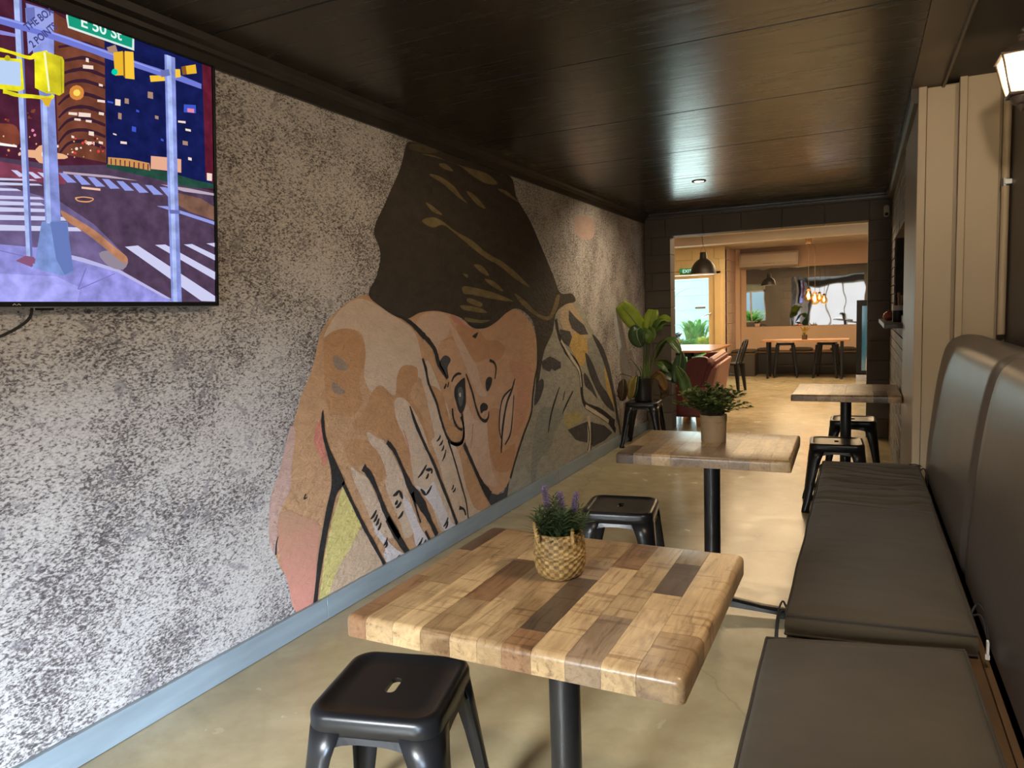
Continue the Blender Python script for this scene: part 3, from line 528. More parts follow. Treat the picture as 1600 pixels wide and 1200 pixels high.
SCREEN=[
('tower',1,'p0',[(0.541,0.799),(0.394,0.767),(0.401,0.424),(0.551,0.426)]),
('maroon',1,'p0',[(0.862,0.803),(0.539,0.800),(0.543,0.423),(0.887,0.398)]),
('night',1,'p0',[(0.392,0.803),(0.029,0.811),(0.004,0.419),(0.401,0.420)]),
('darkred',2,'p0',[(0.048,0.803),(0.011,0.805),(0.004,0.419),(0.042,0.432)]),
('road',2,'p0',[(0.886,0.405),(0.698,0.388),(0.540,0.393),(0.401,0.418),(0.004,0.394),(0.012,0.012),(0.910,0.012)]),
('roadlight',3,'p0',[(0.701,0.319),(0.545,0.294),(0.446,0.240),(0.357,0.161),(0.359,0.100),(0.477,0.134),(0.614,0.160),(0.709,0.163)]),
('roadred',3,'p0',[(0.887,0.391),(0.698,0.377),(0.525,0.375),(0.526,0.344),(0.701,0.330),(0.891,0.318)]),
('walk',4,'p0',[(0.902,0.149),(0.709,0.164),(0.614,0.162),(0.485,0.139),(0.368,0.109),(0.187,0.017),(0.187,0.012),(0.910,0.012)]),
('walk2',5,'p0',[(0.906,0.074),(0.713,0.088),(0.563,0.085),(0.497,0.054),(0.508,0.012),(0.910,0.012)]),
('joint',6,'s',[(0.477,0.113,.0035),(0.504,0.050,.0035)]),
('joint',6,'s',[(0.710,0.148,.0024),(0.616,0.130,.0024)]),
('joint',6,'s',[(0.502,0.050,.0030),(0.388,0.099,.0024)]),
('curb',5,'p0',[(0.614,0.163),(0.485,0.141),(0.368,0.110),(0.186,0.021),(0.214,0.026),(0.378,0.104),(0.494,0.130),(0.614,0.155)]),
('stripe',6,'p0',[(0.832,0.321),(0.617,0.344),(0.605,0.342),(0.832,0.311)]),
('stripe',6,'p0',[(0.832,0.311),(0.602,0.334),(0.591,0.331),(0.833,0.299)]),
('stripe',6,'p0',[(0.833,0.298),(0.659,0.313),(0.648,0.309),(0.834,0.286)]),
('stripe',6,'p0',[(0.834,0.279),(0.600,0.299),(0.588,0.294),(0.835,0.266)]),
('stripe',6,'p0',[(0.835,0.266),(0.598,0.284),(0.587,0.278),(0.836,0.251)]),
('stripe',6,'p0',[(0.836,0.251),(0.582,0.269),(0.570,0.262),(0.837,0.235)]),
('stripe',6,'p0',[(0.837,0.231),(0.539,0.252),(0.527,0.243),(0.838,0.215)]),
('stripe',6,'p0',[(0.839,0.207),(0.498,0.227),(0.486,0.217),(0.840,0.189)]),
('stripe2',6,'p0',[(0.545,0.372),(0.526,0.374),(0.495,0.353),(0.522,0.349)]),
('stripe2',6,'p0',[(0.504,0.373),(0.484,0.375),(0.453,0.353),(0.480,0.349)]),
('stripe2',6,'p0',[(0.462,0.374),(0.441,0.376),(0.408,0.354),(0.437,0.350)]),
('stripe2',6,'p0',[(0.418,0.375),(0.396,0.377),(0.362,0.355),(0.392,0.350)]),
('stripe2',6,'p0',[(0.372,0.376),(0.350,0.378),(0.314,0.355),(0.345,0.351)]),
('stripe2',6,'p0',[(0.325,0.377),(0.301,0.379),(0.264,0.356),(0.296,0.351)]),
('stripe2',6,'p0',[(0.276,0.378),(0.251,0.380),(0.212,0.356),(0.246,0.352)]),
('stripe2',6,'p0',[(0.224,0.379),(0.199,0.381),(0.158,0.357),(0.193,0.352)]),
('stripe',6,'p0',[(0.671,0.360),(0.656,0.361),(0.635,0.349),(0.651,0.345)]),
('stripe',6,'p0',[(0.631,0.362),(0.616,0.363),(0.593,0.351),(0.610,0.347)]),
('stripe',6,'p0',[(0.604,0.365),(0.589,0.365),(0.566,0.354),(0.583,0.349)]),
('stripe',6,'p0',[(0.351,0.182),(0.307,0.189),(0.012,0.034),(0.012,0.015),(0.071,0.017)]),
('stripe',6,'p0',[(0.246,0.195),(0.208,0.199),(0.010,0.118),(0.011,0.091)]),
('stripe',6,'p0',[(0.137,0.204),(0.104,0.208),(0.009,0.177),(0.009,0.158)]),
('stripe',6,'p0',[(0.045,0.214),(0.008,0.219),(0.008,0.204)]),
('stripe2',6,'p0',[(0.236,0.318),(0.199,0.322),(0.006,0.291),(0.007,0.280)]),
('stripe3',6,'p0',[(0.533,0.378),(0.395,0.388),(0.300,0.387),(0.395,0.381),(0.533,0.372)]),
('stripe3',6,'p0',[(0.219,0.388),(0.109,0.390),(0.004,0.387),(0.004,0.380),(0.132,0.377)]),
('brownroad',4,'p0',[(0.176,0.371),(0.063,0.363),(0.005,0.341),(0.006,0.296),(0.111,0.314),(0.177,0.339)]),
('kerborange',6,'p1',[(0.544,0.270),(0.514,0.257),(0.446,0.223),(0.385,0.179),(0.347,0.153),(0.346,0.134),(0.367,0.137),(0.413,0.171),(0.473,0.212),(0.531,0.244)]),
('kerbpale',5,'p1',[(0.436,0.157),(0.385,0.168),(0.343,0.145),(0.359,0.113),(0.405,0.120)]),
('orange',6,'s',[(0.501,0.309,.0035),(0.477,0.315,.0031),(0.447,0.314,.0030),(0.461,0.304,.0035),(0.491,0.302,.0035),(0.501,0.309,.0035)]),
('orangelt',6,'s',[(0.481,0.341,.0055),(0.424,0.343,.0055)]),
('hedge',5,'p0',[(0.401,0.423),(0.318,0.429),(0.191,0.431),(0.085,0.421),(0.004,0.419),(0.004,0.404),(0.109,0.394),(0.218,0.401),(0.401,0.410)]),
('shop',5,'p0',[(0.396,0.441),(0.327,0.448),(0.258,0.447),(0.255,0.425),(0.328,0.425),(0.397,0.420)]),
('shop2',6,'p0',[(0.252,0.470),(0.173,0.478),(0.140,0.479),(0.141,0.436),(0.196,0.434),(0.254,0.430)]),
('darkred',6,'p0',[(0.388,0.439),(0.385,0.439),(0.385,0.421),(0.389,0.422)]),
('darkred',6,'p0',[(0.374,0.439),(0.370,0.440),(0.371,0.421),(0.374,0.422)]),
('darkred',6,'p0',[(0.359,0.440),(0.355,0.440),(0.356,0.422),(0.359,0.423)]),
('darkred',6,'p0',[(0.344,0.440),(0.340,0.441),(0.341,0.422),(0.344,0.423)]),
('darkred',6,'p0',[(0.328,0.441),(0.325,0.442),(0.325,0.423),(0.329,0.424)]),
('darkred',6,'p0',[(0.313,0.441),(0.309,0.442),(0.310,0.423),(0.314,0.424)]),
('darkred',6,'p0',[(0.297,0.442),(0.293,0.443),(0.294,0.424),(0.298,0.425)]),
('darkred',6,'p0',[(0.281,0.443),(0.277,0.443),(0.278,0.424),(0.282,0.425)]),
('darkred',6,'p0',[(0.265,0.443),(0.261,0.444),(0.262,0.425),(0.266,0.426)]),
('towerdk',2,'s',[(0.530,0.711,.0046),(0.501,0.724,.0072),(0.459,0.743,.0102),(0.425,0.745,.0101),(0.392,0.743,.0087)]),
('towerdk',2,'s',[(0.532,0.673,.0050),(0.503,0.685,.0071),(0.461,0.703,.0097),(0.427,0.705,.0101),(0.393,0.703,.0086)]),
('towerdk',2,'s',[(0.533,0.635,.0050),(0.504,0.654,.0072),(0.462,0.672,.0102),(0.428,0.673,.0101),(0.395,0.670,.0087)]),
('towerdk',2,'s',[(0.535,0.596,.0050),(0.506,0.623,.0076),(0.464,0.640,.0101),(0.429,0.641,.0097),(0.396,0.638,.0086)]),
('towerdk',2,'s',[(0.537,0.557,.0045),(0.507,0.588,.0071),(0.465,0.604,.0097),(0.431,0.605,.0107),(0.397,0.601,.0086)]),
('towerdk',2,'s',[(0.538,0.522,.0043),(0.509,0.552,.0076),(0.467,0.568,.0101),(0.432,0.569,.0101),(0.399,0.564,.0086)]),
('towerdk',2,'s',[(0.540,0.487,.0045),(0.510,0.521,.0072),(0.468,0.537,.0101),(0.434,0.536,.0106),(0.400,0.531,.0086)]),
('towerdk',2,'s',[(0.542,0.452,.0045),(0.512,0.489,.0076),(0.469,0.504,.0097),(0.435,0.504,.0106),(0.401,0.498,.0086)]),
('towerdk',2,'s',[(0.543,0.421,.0050),(0.513,0.458,.0070),(0.471,0.472,.0100),(0.436,0.471,.0101),(0.403,0.465,.0086)]),
('winlit',3,'p0',[(0.509,0.544),(0.484,0.548),(0.485,0.540),(0.510,0.537)]),
('winlit',3,'p0',[(0.480,0.550),(0.444,0.555),(0.445,0.544),(0.481,0.538)]),
('winlit',3,'p0',[(0.460,0.534),(0.442,0.536),(0.443,0.529),(0.460,0.528)]),
('winlit',3,'p0',[(0.422,0.599),(0.399,0.602),(0.399,0.595),(0.423,0.592)]),
('winlit',3,'p0',[(0.452,0.706),(0.444,0.706),(0.444,0.695),(0.453,0.695)]),
('winlit',3,'p0',[(0.462,0.684),(0.431,0.690),(0.431,0.680),(0.462,0.674)]),
('winlit',3,'p0',[(0.419,0.565),(0.403,0.566),(0.404,0.558),(0.420,0.557)]),
('winlit',3,'p0',[(0.493,0.531),(0.475,0.533),(0.475,0.527),(0.494,0.525)]),
('winlit',3,'p0',[(0.452,0.504),(0.437,0.505),(0.437,0.493),(0.453,0.493)]),
('winlit',3,'p0',[(0.423,0.482),(0.410,0.482),(0.410,0.475),(0.423,0.475)]),
('winlit',3,'p0',[(0.504,0.482),(0.496,0.481),(0.496,0.475),(0.504,0.475)]),
('winlit',3,'p0',[(0.462,0.474),(0.436,0.477),(0.436,0.468),(0.462,0.466)]),
('winlit',3,'p0',[(0.416,0.645),(0.404,0.645),(0.404,0.639),(0.416,0.638)]),
('winlit',3,'p0',[(0.366,0.614),(0.349,0.616),(0.350,0.598),(0.367,0.596)]),
('winblue',3,'p0',[(0.391,0.603),(0.373,0.604),(0.373,0.599),(0.391,0.598)]),
('windim',3,'p0',[(0.335,0.624),(0.322,0.625),(0.322,0.610),(0.336,0.609)]),
('windim',3,'p0',[(0.358,0.577),(0.347,0.577),(0.348,0.559),(0.359,0.559)]),
('winblue',3,'p0',[(0.314,0.547),(0.300,0.547),(0.301,0.532),(0.315,0.532)]),
('windim',3,'p0',[(0.256,0.663),(0.238,0.665),(0.238,0.645),(0.257,0.644)]),
('winblue',3,'p0',[(0.124,0.656),(0.077,0.665),(0.077,0.639),(0.125,0.631)]),
('winpink',3,'p0',[(0.111,0.647),(0.084,0.651),(0.084,0.638),(0.111,0.635)]),
('winlit',3,'p0',[(0.148,0.600),(0.119,0.604),(0.119,0.597),(0.148,0.594)]),
('winlit',3,'p0',[(0.120,0.581),(0.099,0.582),(0.099,0.575),(0.120,0.574)]),
('winlit',3,'p0',[(0.354,0.495),(0.333,0.497),(0.333,0.490),(0.354,0.488)]),
('windim',3,'p0',[(0.132,0.540),(0.112,0.541),(0.112,0.528),(0.132,0.527)]),
('winlit',3,'p0',[(0.112,0.491),(0.098,0.491),(0.098,0.482),(0.112,0.482)]),
('winblue',3,'p0',[(0.298,0.600),(0.288,0.599),(0.288,0.593),(0.298,0.593)]),
('windim',3,'p0',[(0.233,0.597),(0.220,0.597),(0.221,0.587),(0.233,0.587)]),
('winlit',3,'p0',[(0.377,0.514),(0.366,0.513),(0.366,0.509),(0.377,0.510)]),
('winblue',3,'p0',[(0.214,0.531),(0.204,0.530),(0.204,0.523),(0.214,0.524)]),
('winlit',3,'p0',[(0.037,0.452),(0.015,0.453),(0.016,0.428),(0.037,0.427)]),
('winlit',4,'p0',[(0.713,0.435),(0.714,0.432),(0.717,0.432),(0.718,0.434),(0.717,0.437),(0.714,0.437)]),
('orangelt',4,'p0',[(0.761,0.431),(0.763,0.427),(0.767,0.426),(0.769,0.429),(0.767,0.433),(0.763,0.434)]),
('red',4,'p0',[(0.496,0.436),(0.497,0.433),(0.501,0.432),(0.502,0.435),(0.501,0.438),(0.497,0.438)]),
('red',4,'p0',[(0.671,0.408),(0.672,0.406),(0.674,0.406),(0.675,0.408),(0.674,0.410),(0.672,0.410)]),
('darkred',4,'p0',[(0.430,0.487),(0.433,0.483),(0.437,0.482),(0.439,0.485),(0.437,0.489),(0.432,0.490)]),
('orange',4,'p0',[(0.495,0.467),(0.496,0.464),(0.499,0.464),(0.500,0.466),(0.499,0.468),(0.496,0.469)]),
('orange',4,'p0',[(0.469,0.429),(0.470,0.428),(0.472,0.427),(0.473,0.429),(0.472,0.430),(0.470,0.431)]),
('orangelt',4,'p0',[(0.577,0.428),(0.578,0.426),(0.580,0.426),(0.581,0.428),(0.580,0.430),(0.578,0.430)]),
('orangelt',4,'p0',[(0.708,0.427),(0.710,0.424),(0.714,0.423),(0.716,0.426),(0.714,0.430),(0.710,0.430)]),
('darkred',4,'p0',[(0.790,0.413),(0.792,0.410),(0.795,0.409),(0.797,0.412),(0.795,0.416),(0.791,0.416)]),
('winlit',4,'p0',[(0.475,0.453),(0.476,0.450),(0.480,0.450),(0.481,0.452),(0.479,0.455),(0.476,0.455)]),
('red',4,'p0',[(0.696,0.421),(0.697,0.419),(0.699,0.418),(0.700,0.420),(0.699,0.422),(0.697,0.423)]),
('red',4,'p0',[(0.489,0.476),(0.491,0.473),(0.494,0.472),(0.495,0.475),(0.494,0.478),(0.490,0.478)]),
('darkred',4,'p0',[(0.408,0.463),(0.410,0.460),(0.413,0.459),(0.415,0.462),(0.413,0.465),(0.409,0.466)]),
('red',4,'p0',[(0.678,0.396),(0.679,0.395),(0.681,0.395),(0.681,0.396),(0.680,0.398),(0.679,0.398)]),
('winlit',4,'p0',[(0.447,0.451),(0.448,0.448),(0.451,0.448),(0.452,0.450),(0.451,0.452),(0.448,0.453)]),
('orange',4,'p0',[(0.671,0.410),(0.673,0.407),(0.676,0.406),(0.678,0.409),(0.676,0.412),(0.673,0.413)]),
('red',4,'p0',[(0.726,0.422),(0.728,0.419),(0.731,0.418),(0.732,0.421),(0.731,0.424),(0.727,0.425)]),
('red',4,'p0',[(0.700,0.414),(0.701,0.412),(0.703,0.412),(0.704,0.413),(0.703,0.415),(0.701,0.415)]),
('red',4,'p0',[(0.437,0.471),(0.438,0.469),(0.440,0.469),(0.441,0.470),(0.440,0.472),(0.438,0.472)]),
('orange',4,'p0',[(0.539,0.423),(0.541,0.419),(0.545,0.418),(0.547,0.421),(0.544,0.425),(0.540,0.426)]),
('orange',4,'p0',[(0.424,0.488),(0.426,0.486),(0.429,0.485),(0.430,0.487),(0.429,0.490),(0.426,0.490)]),
('orangelt',4,'p0',[(0.742,0.404),(0.744,0.401),(0.747,0.400),(0.749,0.403),(0.747,0.406),(0.744,0.406)]),
('winlit',4,'p0',[(0.769,0.401),(0.770,0.399),(0.772,0.399),(0.773,0.400),(0.772,0.403),(0.770,0.403)]),
('red',4,'p0',[(0.710,0.411),(0.711,0.409),(0.713,0.409),(0.714,0.411),(0.713,0.413),(0.711,0.413)]),
('red',4,'p0',[(0.790,0.425),(0.791,0.423),(0.793,0.422),(0.794,0.424),(0.793,0.426),(0.791,0.427)]),
('orangelt',4,'p0',[(0.496,0.423),(0.497,0.422),(0.499,0.421),(0.500,0.423),(0.499,0.424),(0.497,0.425)]),
('red',4,'p0',[(0.416,0.467),(0.417,0.465),(0.419,0.465),(0.420,0.466),(0.419,0.468),(0.417,0.469)]),
('orangelt',4,'p0',[(0.773,0.395),(0.775,0.392),(0.778,0.391),(0.779,0.394),(0.778,0.397),(0.775,0.397)]),
('winlit',4,'p0',[(0.742,0.433),(0.744,0.430),(0.747,0.430),(0.748,0.432),(0.746,0.435),(0.744,0.436)]),
('orangelt',4,'p0',[(0.683,0.444),(0.684,0.441),(0.686,0.441),(0.687,0.443),(0.686,0.445),(0.684,0.445)]),
('red',4,'p0',[(0.408,0.456),(0.410,0.453),(0.414,0.452),(0.415,0.454),(0.413,0.458),(0.410,0.458)]),
('red',4,'p0',[(0.712,0.420),(0.713,0.418),(0.715,0.418),(0.716,0.419),(0.715,0.421),(0.713,0.422)]),
('winlit',4,'p0',[(0.638,0.420),(0.640,0.416),(0.644,0.416),(0.646,0.419),(0.643,0.423),(0.640,0.423)]),
('orange',4,'p0',[(0.617,0.455),(0.618,0.453),(0.620,0.452),(0.621,0.454),(0.620,0.456),(0.618,0.457)]),
('winlit',4,'p0',[(0.606,0.419),(0.609,0.415),(0.613,0.414),(0.615,0.417),(0.613,0.421),(0.608,0.422)]),
('orange',4,'p0',[(0.745,0.432),(0.747,0.429),(0.749,0.429),(0.751,0.431),(0.749,0.434),(0.746,0.435)]),
('darkred',4,'p0',[(0.410,0.469),(0.412,0.466),(0.416,0.465),(0.418,0.468),(0.416,0.471),(0.412,0.472)]),
('winlit',4,'p0',[(0.500,0.436),(0.502,0.434),(0.505,0.433),(0.506,0.435),(0.504,0.438),(0.501,0.439)]),
('orangelt',4,'p0',[(0.643,0.405),(0.646,0.401),(0.650,0.400),(0.651,0.404),(0.649,0.408),(0.645,0.408)]),
('darkred',4,'p0',[(0.440,0.468),(0.442,0.465),(0.446,0.464),(0.447,0.467),(0.445,0.470),(0.442,0.470)]),
('winlit',4,'p0',[(0.451,0.468),(0.453,0.464),(0.456,0.464),(0.458,0.466),(0.456,0.469),(0.452,0.470)]),
('orange',4,'p0',[(0.557,0.431),(0.558,0.428),(0.561,0.428),(0.562,0.430),(0.561,0.432),(0.558,0.433)]),
('orange',4,'p0',[(0.656,0.425),(0.658,0.421),(0.663,0.420),(0.665,0.423),(0.662,0.428),(0.658,0.428)]),
('orangelt',4,'p0',[(0.550,0.465),(0.551,0.464),(0.553,0.463),(0.554,0.465),(0.553,0.467),(0.551,0.467)]),
('red',4,'p0',[(0.420,0.453),(0.422,0.449),(0.427,0.448),(0.430,0.451),(0.427,0.456),(0.422,0.457)]),
('winlit',4,'p0',[(0.541,0.445),(0.543,0.441),(0.547,0.440),(0.549,0.443),(0.547,0.447),(0.543,0.448)]),
('red',4,'p0',[(0.440,0.475),(0.441,0.472),(0.444,0.472),(0.445,0.474),(0.443,0.476),(0.441,0.476)]),
('orange',4,'p0',[(0.743,0.406),(0.743,0.404),(0.745,0.404),(0.746,0.405),(0.745,0.407),(0.743,0.407)]),
('red',4,'p0',[(0.491,0.436),(0.493,0.432),(0.497,0.432),(0.499,0.434),(0.497,0.438),(0.493,0.438)]),
('darkred',4,'p0',[(0.460,0.472),(0.462,0.469),(0.466,0.468),(0.468,0.471),(0.466,0.474),(0.462,0.475)]),
('winlit',4,'p0',[(0.486,0.448),(0.489,0.444),(0.493,0.443),(0.496,0.447),(0.493,0.451),(0.488,0.452)]),
('darkred',4,'p0',[(0.638,0.449),(0.640,0.446),(0.643,0.445),(0.645,0.448),(0.643,0.451),(0.640,0.451)]),
('orangelt',4,'p0',[(0.621,0.412),(0.623,0.408),(0.627,0.407),(0.629,0.410),(0.627,0.414),(0.623,0.415)]),
('orangelt',4,'p0',[(0.778,0.425),(0.780,0.422),(0.783,0.421),(0.785,0.424),(0.783,0.428),(0.779,0.428)]),
('red',4,'p0',[(0.693,0.426),(0.694,0.425),(0.695,0.424),(0.696,0.426),(0.695,0.427),(0.694,0.428)]),
('orange',4,'p0',[(0.600,0.440),(0.602,0.437),(0.604,0.437),(0.605,0.439),(0.604,0.441),(0.601,0.442)]),
('winlit',4,'p0',[(0.515,0.428),(0.516,0.426),(0.518,0.426),(0.519,0.427),(0.518,0.429),(0.516,0.430)]),
('orange',4,'p0',[(0.756,0.403),(0.757,0.400),(0.760,0.400),(0.761,0.402),(0.760,0.405),(0.757,0.405)]),
('winlit',4,'p0',[(0.644,0.409),(0.645,0.407),(0.647,0.407),(0.647,0.408),(0.647,0.410),(0.645,0.410)]),
('orange',4,'p0',[(0.458,0.473),(0.460,0.469),(0.465,0.468),(0.468,0.471),(0.465,0.476),(0.460,0.477)]),
('orangelt',4,'p0',[(0.625,0.449),(0.626,0.447),(0.628,0.447),(0.629,0.448),(0.628,0.450),(0.626,0.451)]),
('red',4,'p0',[(0.463,0.473),(0.464,0.471),(0.467,0.470),(0.469,0.472),(0.467,0.475),(0.464,0.475)]),
('red',4,'p0',[(0.468,0.468),(0.470,0.464),(0.474,0.463),(0.476,0.466),(0.474,0.470),(0.470,0.471)]),
('orangelt',4,'p0',[(0.792,0.412),(0.793,0.410),(0.795,0.410),(0.795,0.411),(0.794,0.413),(0.793,0.413)]),
('orangelt',4,'p0',[(0.503,0.444),(0.504,0.442),(0.506,0.442),(0.507,0.443),(0.506,0.445),(0.504,0.445)]),
('orange',4,'p0',[(0.712,0.399),(0.713,0.397),(0.715,0.396),(0.716,0.398),(0.715,0.400),(0.713,0.400)]),
('red',4,'p0',[(0.734,0.395),(0.735,0.392),(0.739,0.391),(0.740,0.394),(0.738,0.397),(0.735,0.397)]),
('winlit',4,'p0',[(0.573,0.448),(0.575,0.444),(0.579,0.443),(0.581,0.446),(0.578,0.450),(0.574,0.451)]),
('orangelt',4,'p0',[(0.590,0.413),(0.593,0.409),(0.597,0.408),(0.598,0.411),(0.596,0.415),(0.592,0.416)]),
('red',2,'p0',[(0.675,0.488),(0.676,0.485),(0.679,0.485),(0.680,0.487),(0.678,0.489),(0.676,0.489)]),
('winpink',2,'p0',[(0.681,0.447),(0.682,0.445),(0.684,0.445),(0.684,0.446),(0.683,0.448),(0.681,0.449)]),
('brown',2,'p0',[(0.775,0.486),(0.776,0.484),(0.778,0.484),(0.779,0.485),(0.778,0.487),(0.776,0.488)]),
('brown',2,'p0',[(0.613,0.506),(0.616,0.502),(0.620,0.501),(0.622,0.504),(0.620,0.509),(0.616,0.510)]),
('red',2,'p0',[(0.664,0.458),(0.665,0.455),(0.668,0.454),(0.669,0.457),(0.668,0.460),(0.665,0.460)]),
('brown',2,'p0',[(0.607,0.522),(0.609,0.519),(0.612,0.519),(0.613,0.521),(0.611,0.524),(0.608,0.524)]),
('brown',2,'p0',[(0.761,0.438),(0.762,0.436),(0.764,0.436),(0.764,0.437),(0.763,0.439),(0.762,0.439)]),
('winpink',2,'p0',[(0.605,0.474),(0.608,0.470),(0.612,0.469),(0.614,0.472),(0.612,0.477),(0.607,0.477)]),
('brown',2,'p0',[(0.601,0.525),(0.604,0.520),(0.609,0.519),(0.612,0.523),(0.609,0.528),(0.603,0.529)]),
('red',2,'p0',[(0.666,0.450),(0.668,0.445),(0.672,0.445),(0.674,0.448),(0.672,0.452),(0.667,0.453)]),
('brown',2,'p0',[(0.600,0.529),(0.601,0.525),(0.605,0.524),(0.606,0.527),(0.604,0.530),(0.601,0.531)]),
('brown',2,'p0',[(0.618,0.516),(0.619,0.514),(0.622,0.513),(0.623,0.515),(0.622,0.518),(0.619,0.518)]),
('brown',2,'p0',[(0.610,0.505),(0.612,0.502),(0.614,0.502),(0.615,0.503),(0.614,0.506),(0.611,0.506)]),
('winpink',2,'p0',[(0.698,0.498),(0.700,0.496),(0.702,0.496),(0.703,0.497),(0.702,0.499),(0.699,0.500)]),
('winpink',2,'p0',[(0.729,0.463),(0.732,0.458),(0.736,0.457),(0.738,0.461),(0.735,0.465),(0.731,0.466)]),
('winpink',2,'p0',[(0.716,0.481),(0.718,0.479),(0.720,0.479),(0.721,0.480),(0.720,0.483),(0.717,0.483)]),
('red',2,'p0',[(0.710,0.510),(0.713,0.506),(0.717,0.505),(0.719,0.508),(0.717,0.513),(0.713,0.514)]),
('winpink',2,'p0',[(0.705,0.472),(0.707,0.470),(0.710,0.469),(0.711,0.471),(0.709,0.474),(0.706,0.475)]),
('brown',2,'p0',[(0.718,0.508),(0.719,0.506),(0.720,0.505),(0.721,0.507),(0.720,0.508),(0.719,0.509)]),
('winpink',2,'p0',[(0.601,0.463),(0.603,0.459),(0.607,0.458),(0.609,0.461),(0.607,0.465),(0.603,0.466)]),
('winpink',2,'p0',[(0.731,0.500),(0.733,0.497),(0.736,0.496),(0.737,0.499),(0.735,0.502),(0.732,0.502)]),
('brown',2,'p0',[(0.668,0.487),(0.670,0.482),(0.674,0.482),(0.676,0.485),(0.674,0.489),(0.670,0.490)]),
('winpink',2,'p0',[(0.763,0.482),(0.764,0.480),(0.766,0.480),(0.767,0.482),(0.766,0.483),(0.764,0.484)]),
('brown',2,'p0',[(0.781,0.467),(0.783,0.464),(0.786,0.463),(0.788,0.466),(0.786,0.469),(0.782,0.470)]),
('winpink',2,'p0',[(0.691,0.447),(0.692,0.445),(0.693,0.445),(0.694,0.446),(0.693,0.448),(0.691,0.448)]),
('red',2,'p0',[(0.748,0.450),(0.749,0.448),(0.750,0.448),(0.751,0.449),(0.750,0.451),(0.748,0.451)]),
('brown',2,'p1',[(0.825,0.444),(0.693,0.474),(0.651,0.474),(0.646,0.431),(0.696,0.418),(0.827,0.410)]),
('halo',4,'p0',[(0.462,0.608),(0.465,0.596),(0.473,0.587),(0.484,0.582),(0.495,0.582),(0.503,0.587),(0.505,0.597),(0.502,0.608),(0.494,0.617),(0.483,0.623),(0.472,0.623),(0.464,0.617)]),
('sun',5,'p0',[(0.473,0.605),(0.475,0.599),(0.479,0.595),(0.484,0.593),(0.489,0.593),(0.493,0.595),(0.494,0.600),(0.492,0.605),(0.488,0.609),(0.483,0.611),(0.478,0.612),(0.475,0.609)]),
('halo2',4,'p0',[(0.556,0.421),(0.560,0.407),(0.570,0.396),(0.584,0.390),(0.597,0.391),(0.606,0.399),(0.609,0.412),(0.605,0.425),(0.595,0.436),(0.581,0.442),(0.568,0.441),(0.559,0.434)]),
('white',5,'p0',[(0.570,0.418),(0.572,0.413),(0.576,0.409),(0.581,0.407),(0.586,0.407),(0.589,0.410),(0.590,0.415),(0.589,0.420),(0.585,0.424),(0.580,0.427),(0.575,0.426),(0.571,0.423)]),
('halo2',4,'p1',[(0.632,0.419),(0.531,0.426),(0.527,0.413),(0.629,0.400)]),
('white',4,'p0',[(0.696,0.425),(0.653,0.426),(0.653,0.421),(0.696,0.418)]),
('polepale',8,'p0',[(0.643,0.803),(0.623,0.800),(0.627,0.434),(0.628,0.137),(0.644,0.133),(0.644,0.431)]),
('poledk',9,'p0',[(0.629,0.801),(0.623,0.800),(0.628,0.137),(0.634,0.136)]),
('polebase',8,'p0',[(0.672,0.123),(0.647,0.138),(0.625,0.136),(0.615,0.121),(0.632,0.108)]),
('pole',8,'p0',[(0.613,0.796),(0.540,0.800),(0.548,0.565),(0.546,0.234),(0.589,0.230),(0.587,0.555)]),
('polepale',9,'p0',[(0.581,0.564),(0.570,0.567),(0.573,0.231),(0.586,0.230)]),
('poleblue',8,'p0',[(0.599,0.233),(0.573,0.239),(0.527,0.240),(0.520,0.107),(0.550,0.089),(0.624,0.114)]),
('polebase2',9,'p0',[(0.576,0.235),(0.529,0.238),(0.516,0.104),(0.542,0.090),(0.564,0.133)]),
('poleblue',8,'p0',[(0.628,0.118),(0.520,0.109),(0.511,0.099),(0.546,0.087),(0.628,0.106)]),
('pole',8,'p0',[(0.194,0.791),(0.155,0.792),(0.156,0.397),(0.151,0.014),(0.191,0.014),(0.195,0.391)]),
('polepale',9,'p0',[(0.187,0.792),(0.170,0.792),(0.169,0.014),(0.184,0.014)]),
('poledk',9,'p0',[(0.191,0.312),(0.150,0.314),(0.151,0.303),(0.189,0.299)]),
('plate',10,'p0',[(0.615,0.783),(0.591,0.793),(0.542,0.792),(0.542,0.747),(0.613,0.668)]),
('platedk',11,'p0',[(0.615,0.783),(0.591,0.793),(0.591,0.768),(0.612,0.735)]),
('beam',12,'s',[(0.838,0.717,.0164),(0.679,0.731,.0195),(0.533,0.735,.0210),(0.363,0.732,.0214),(0.203,0.731,.0198)]),
('beamlt',13,'s',[(0.838,0.721,.0041),(0.679,0.737,.0045),(0.532,0.742,.0050),(0.363,0.738,.0042),(0.203,0.735,.0039)]),
('beam',7,'s',[(0.166,0.735,.0222),(0.054,0.730,.0172)]),
('beam2',7,'s',[(0.681,0.701,.0102),(0.642,0.706,.0073)]),
('beam2',7,'s',[(0.638,0.794,.0056),(0.636,0.752,.0052)]),
('poledk',13,'p0',[(0.212,0.737),(0.181,0.750),(0.176,0.732),(0.208,0.718)]),
('signwhite',9,'p0',[(0.505,0.819),(0.298,0.825),(0.300,0.770),(0.502,0.770),(0.506,0.796)]),
('signgreen',10,'p0',[(0.500,0.821),(0.304,0.820),(0.307,0.776),(0.499,0.776),(0.501,0.798)]),
('yellow',14,'s',[(0.724,0.654,.0083),(0.683,0.658,.0083),(0.655,0.659,.0083),(0.612,0.659,.0093),(0.593,0.671,.0122),(0.562,0.687,.0107)]),
('yellow',14,'s',[(0.682,0.557,.0117),(0.646,0.555,.0102),(0.610,0.561,.0091),(0.564,0.568,.0097),(0.552,0.579,.0081)]),
('orangey',14,'p0',[(0.587,0.563),(0.556,0.570),(0.566,0.544),(0.576,0.546)]),
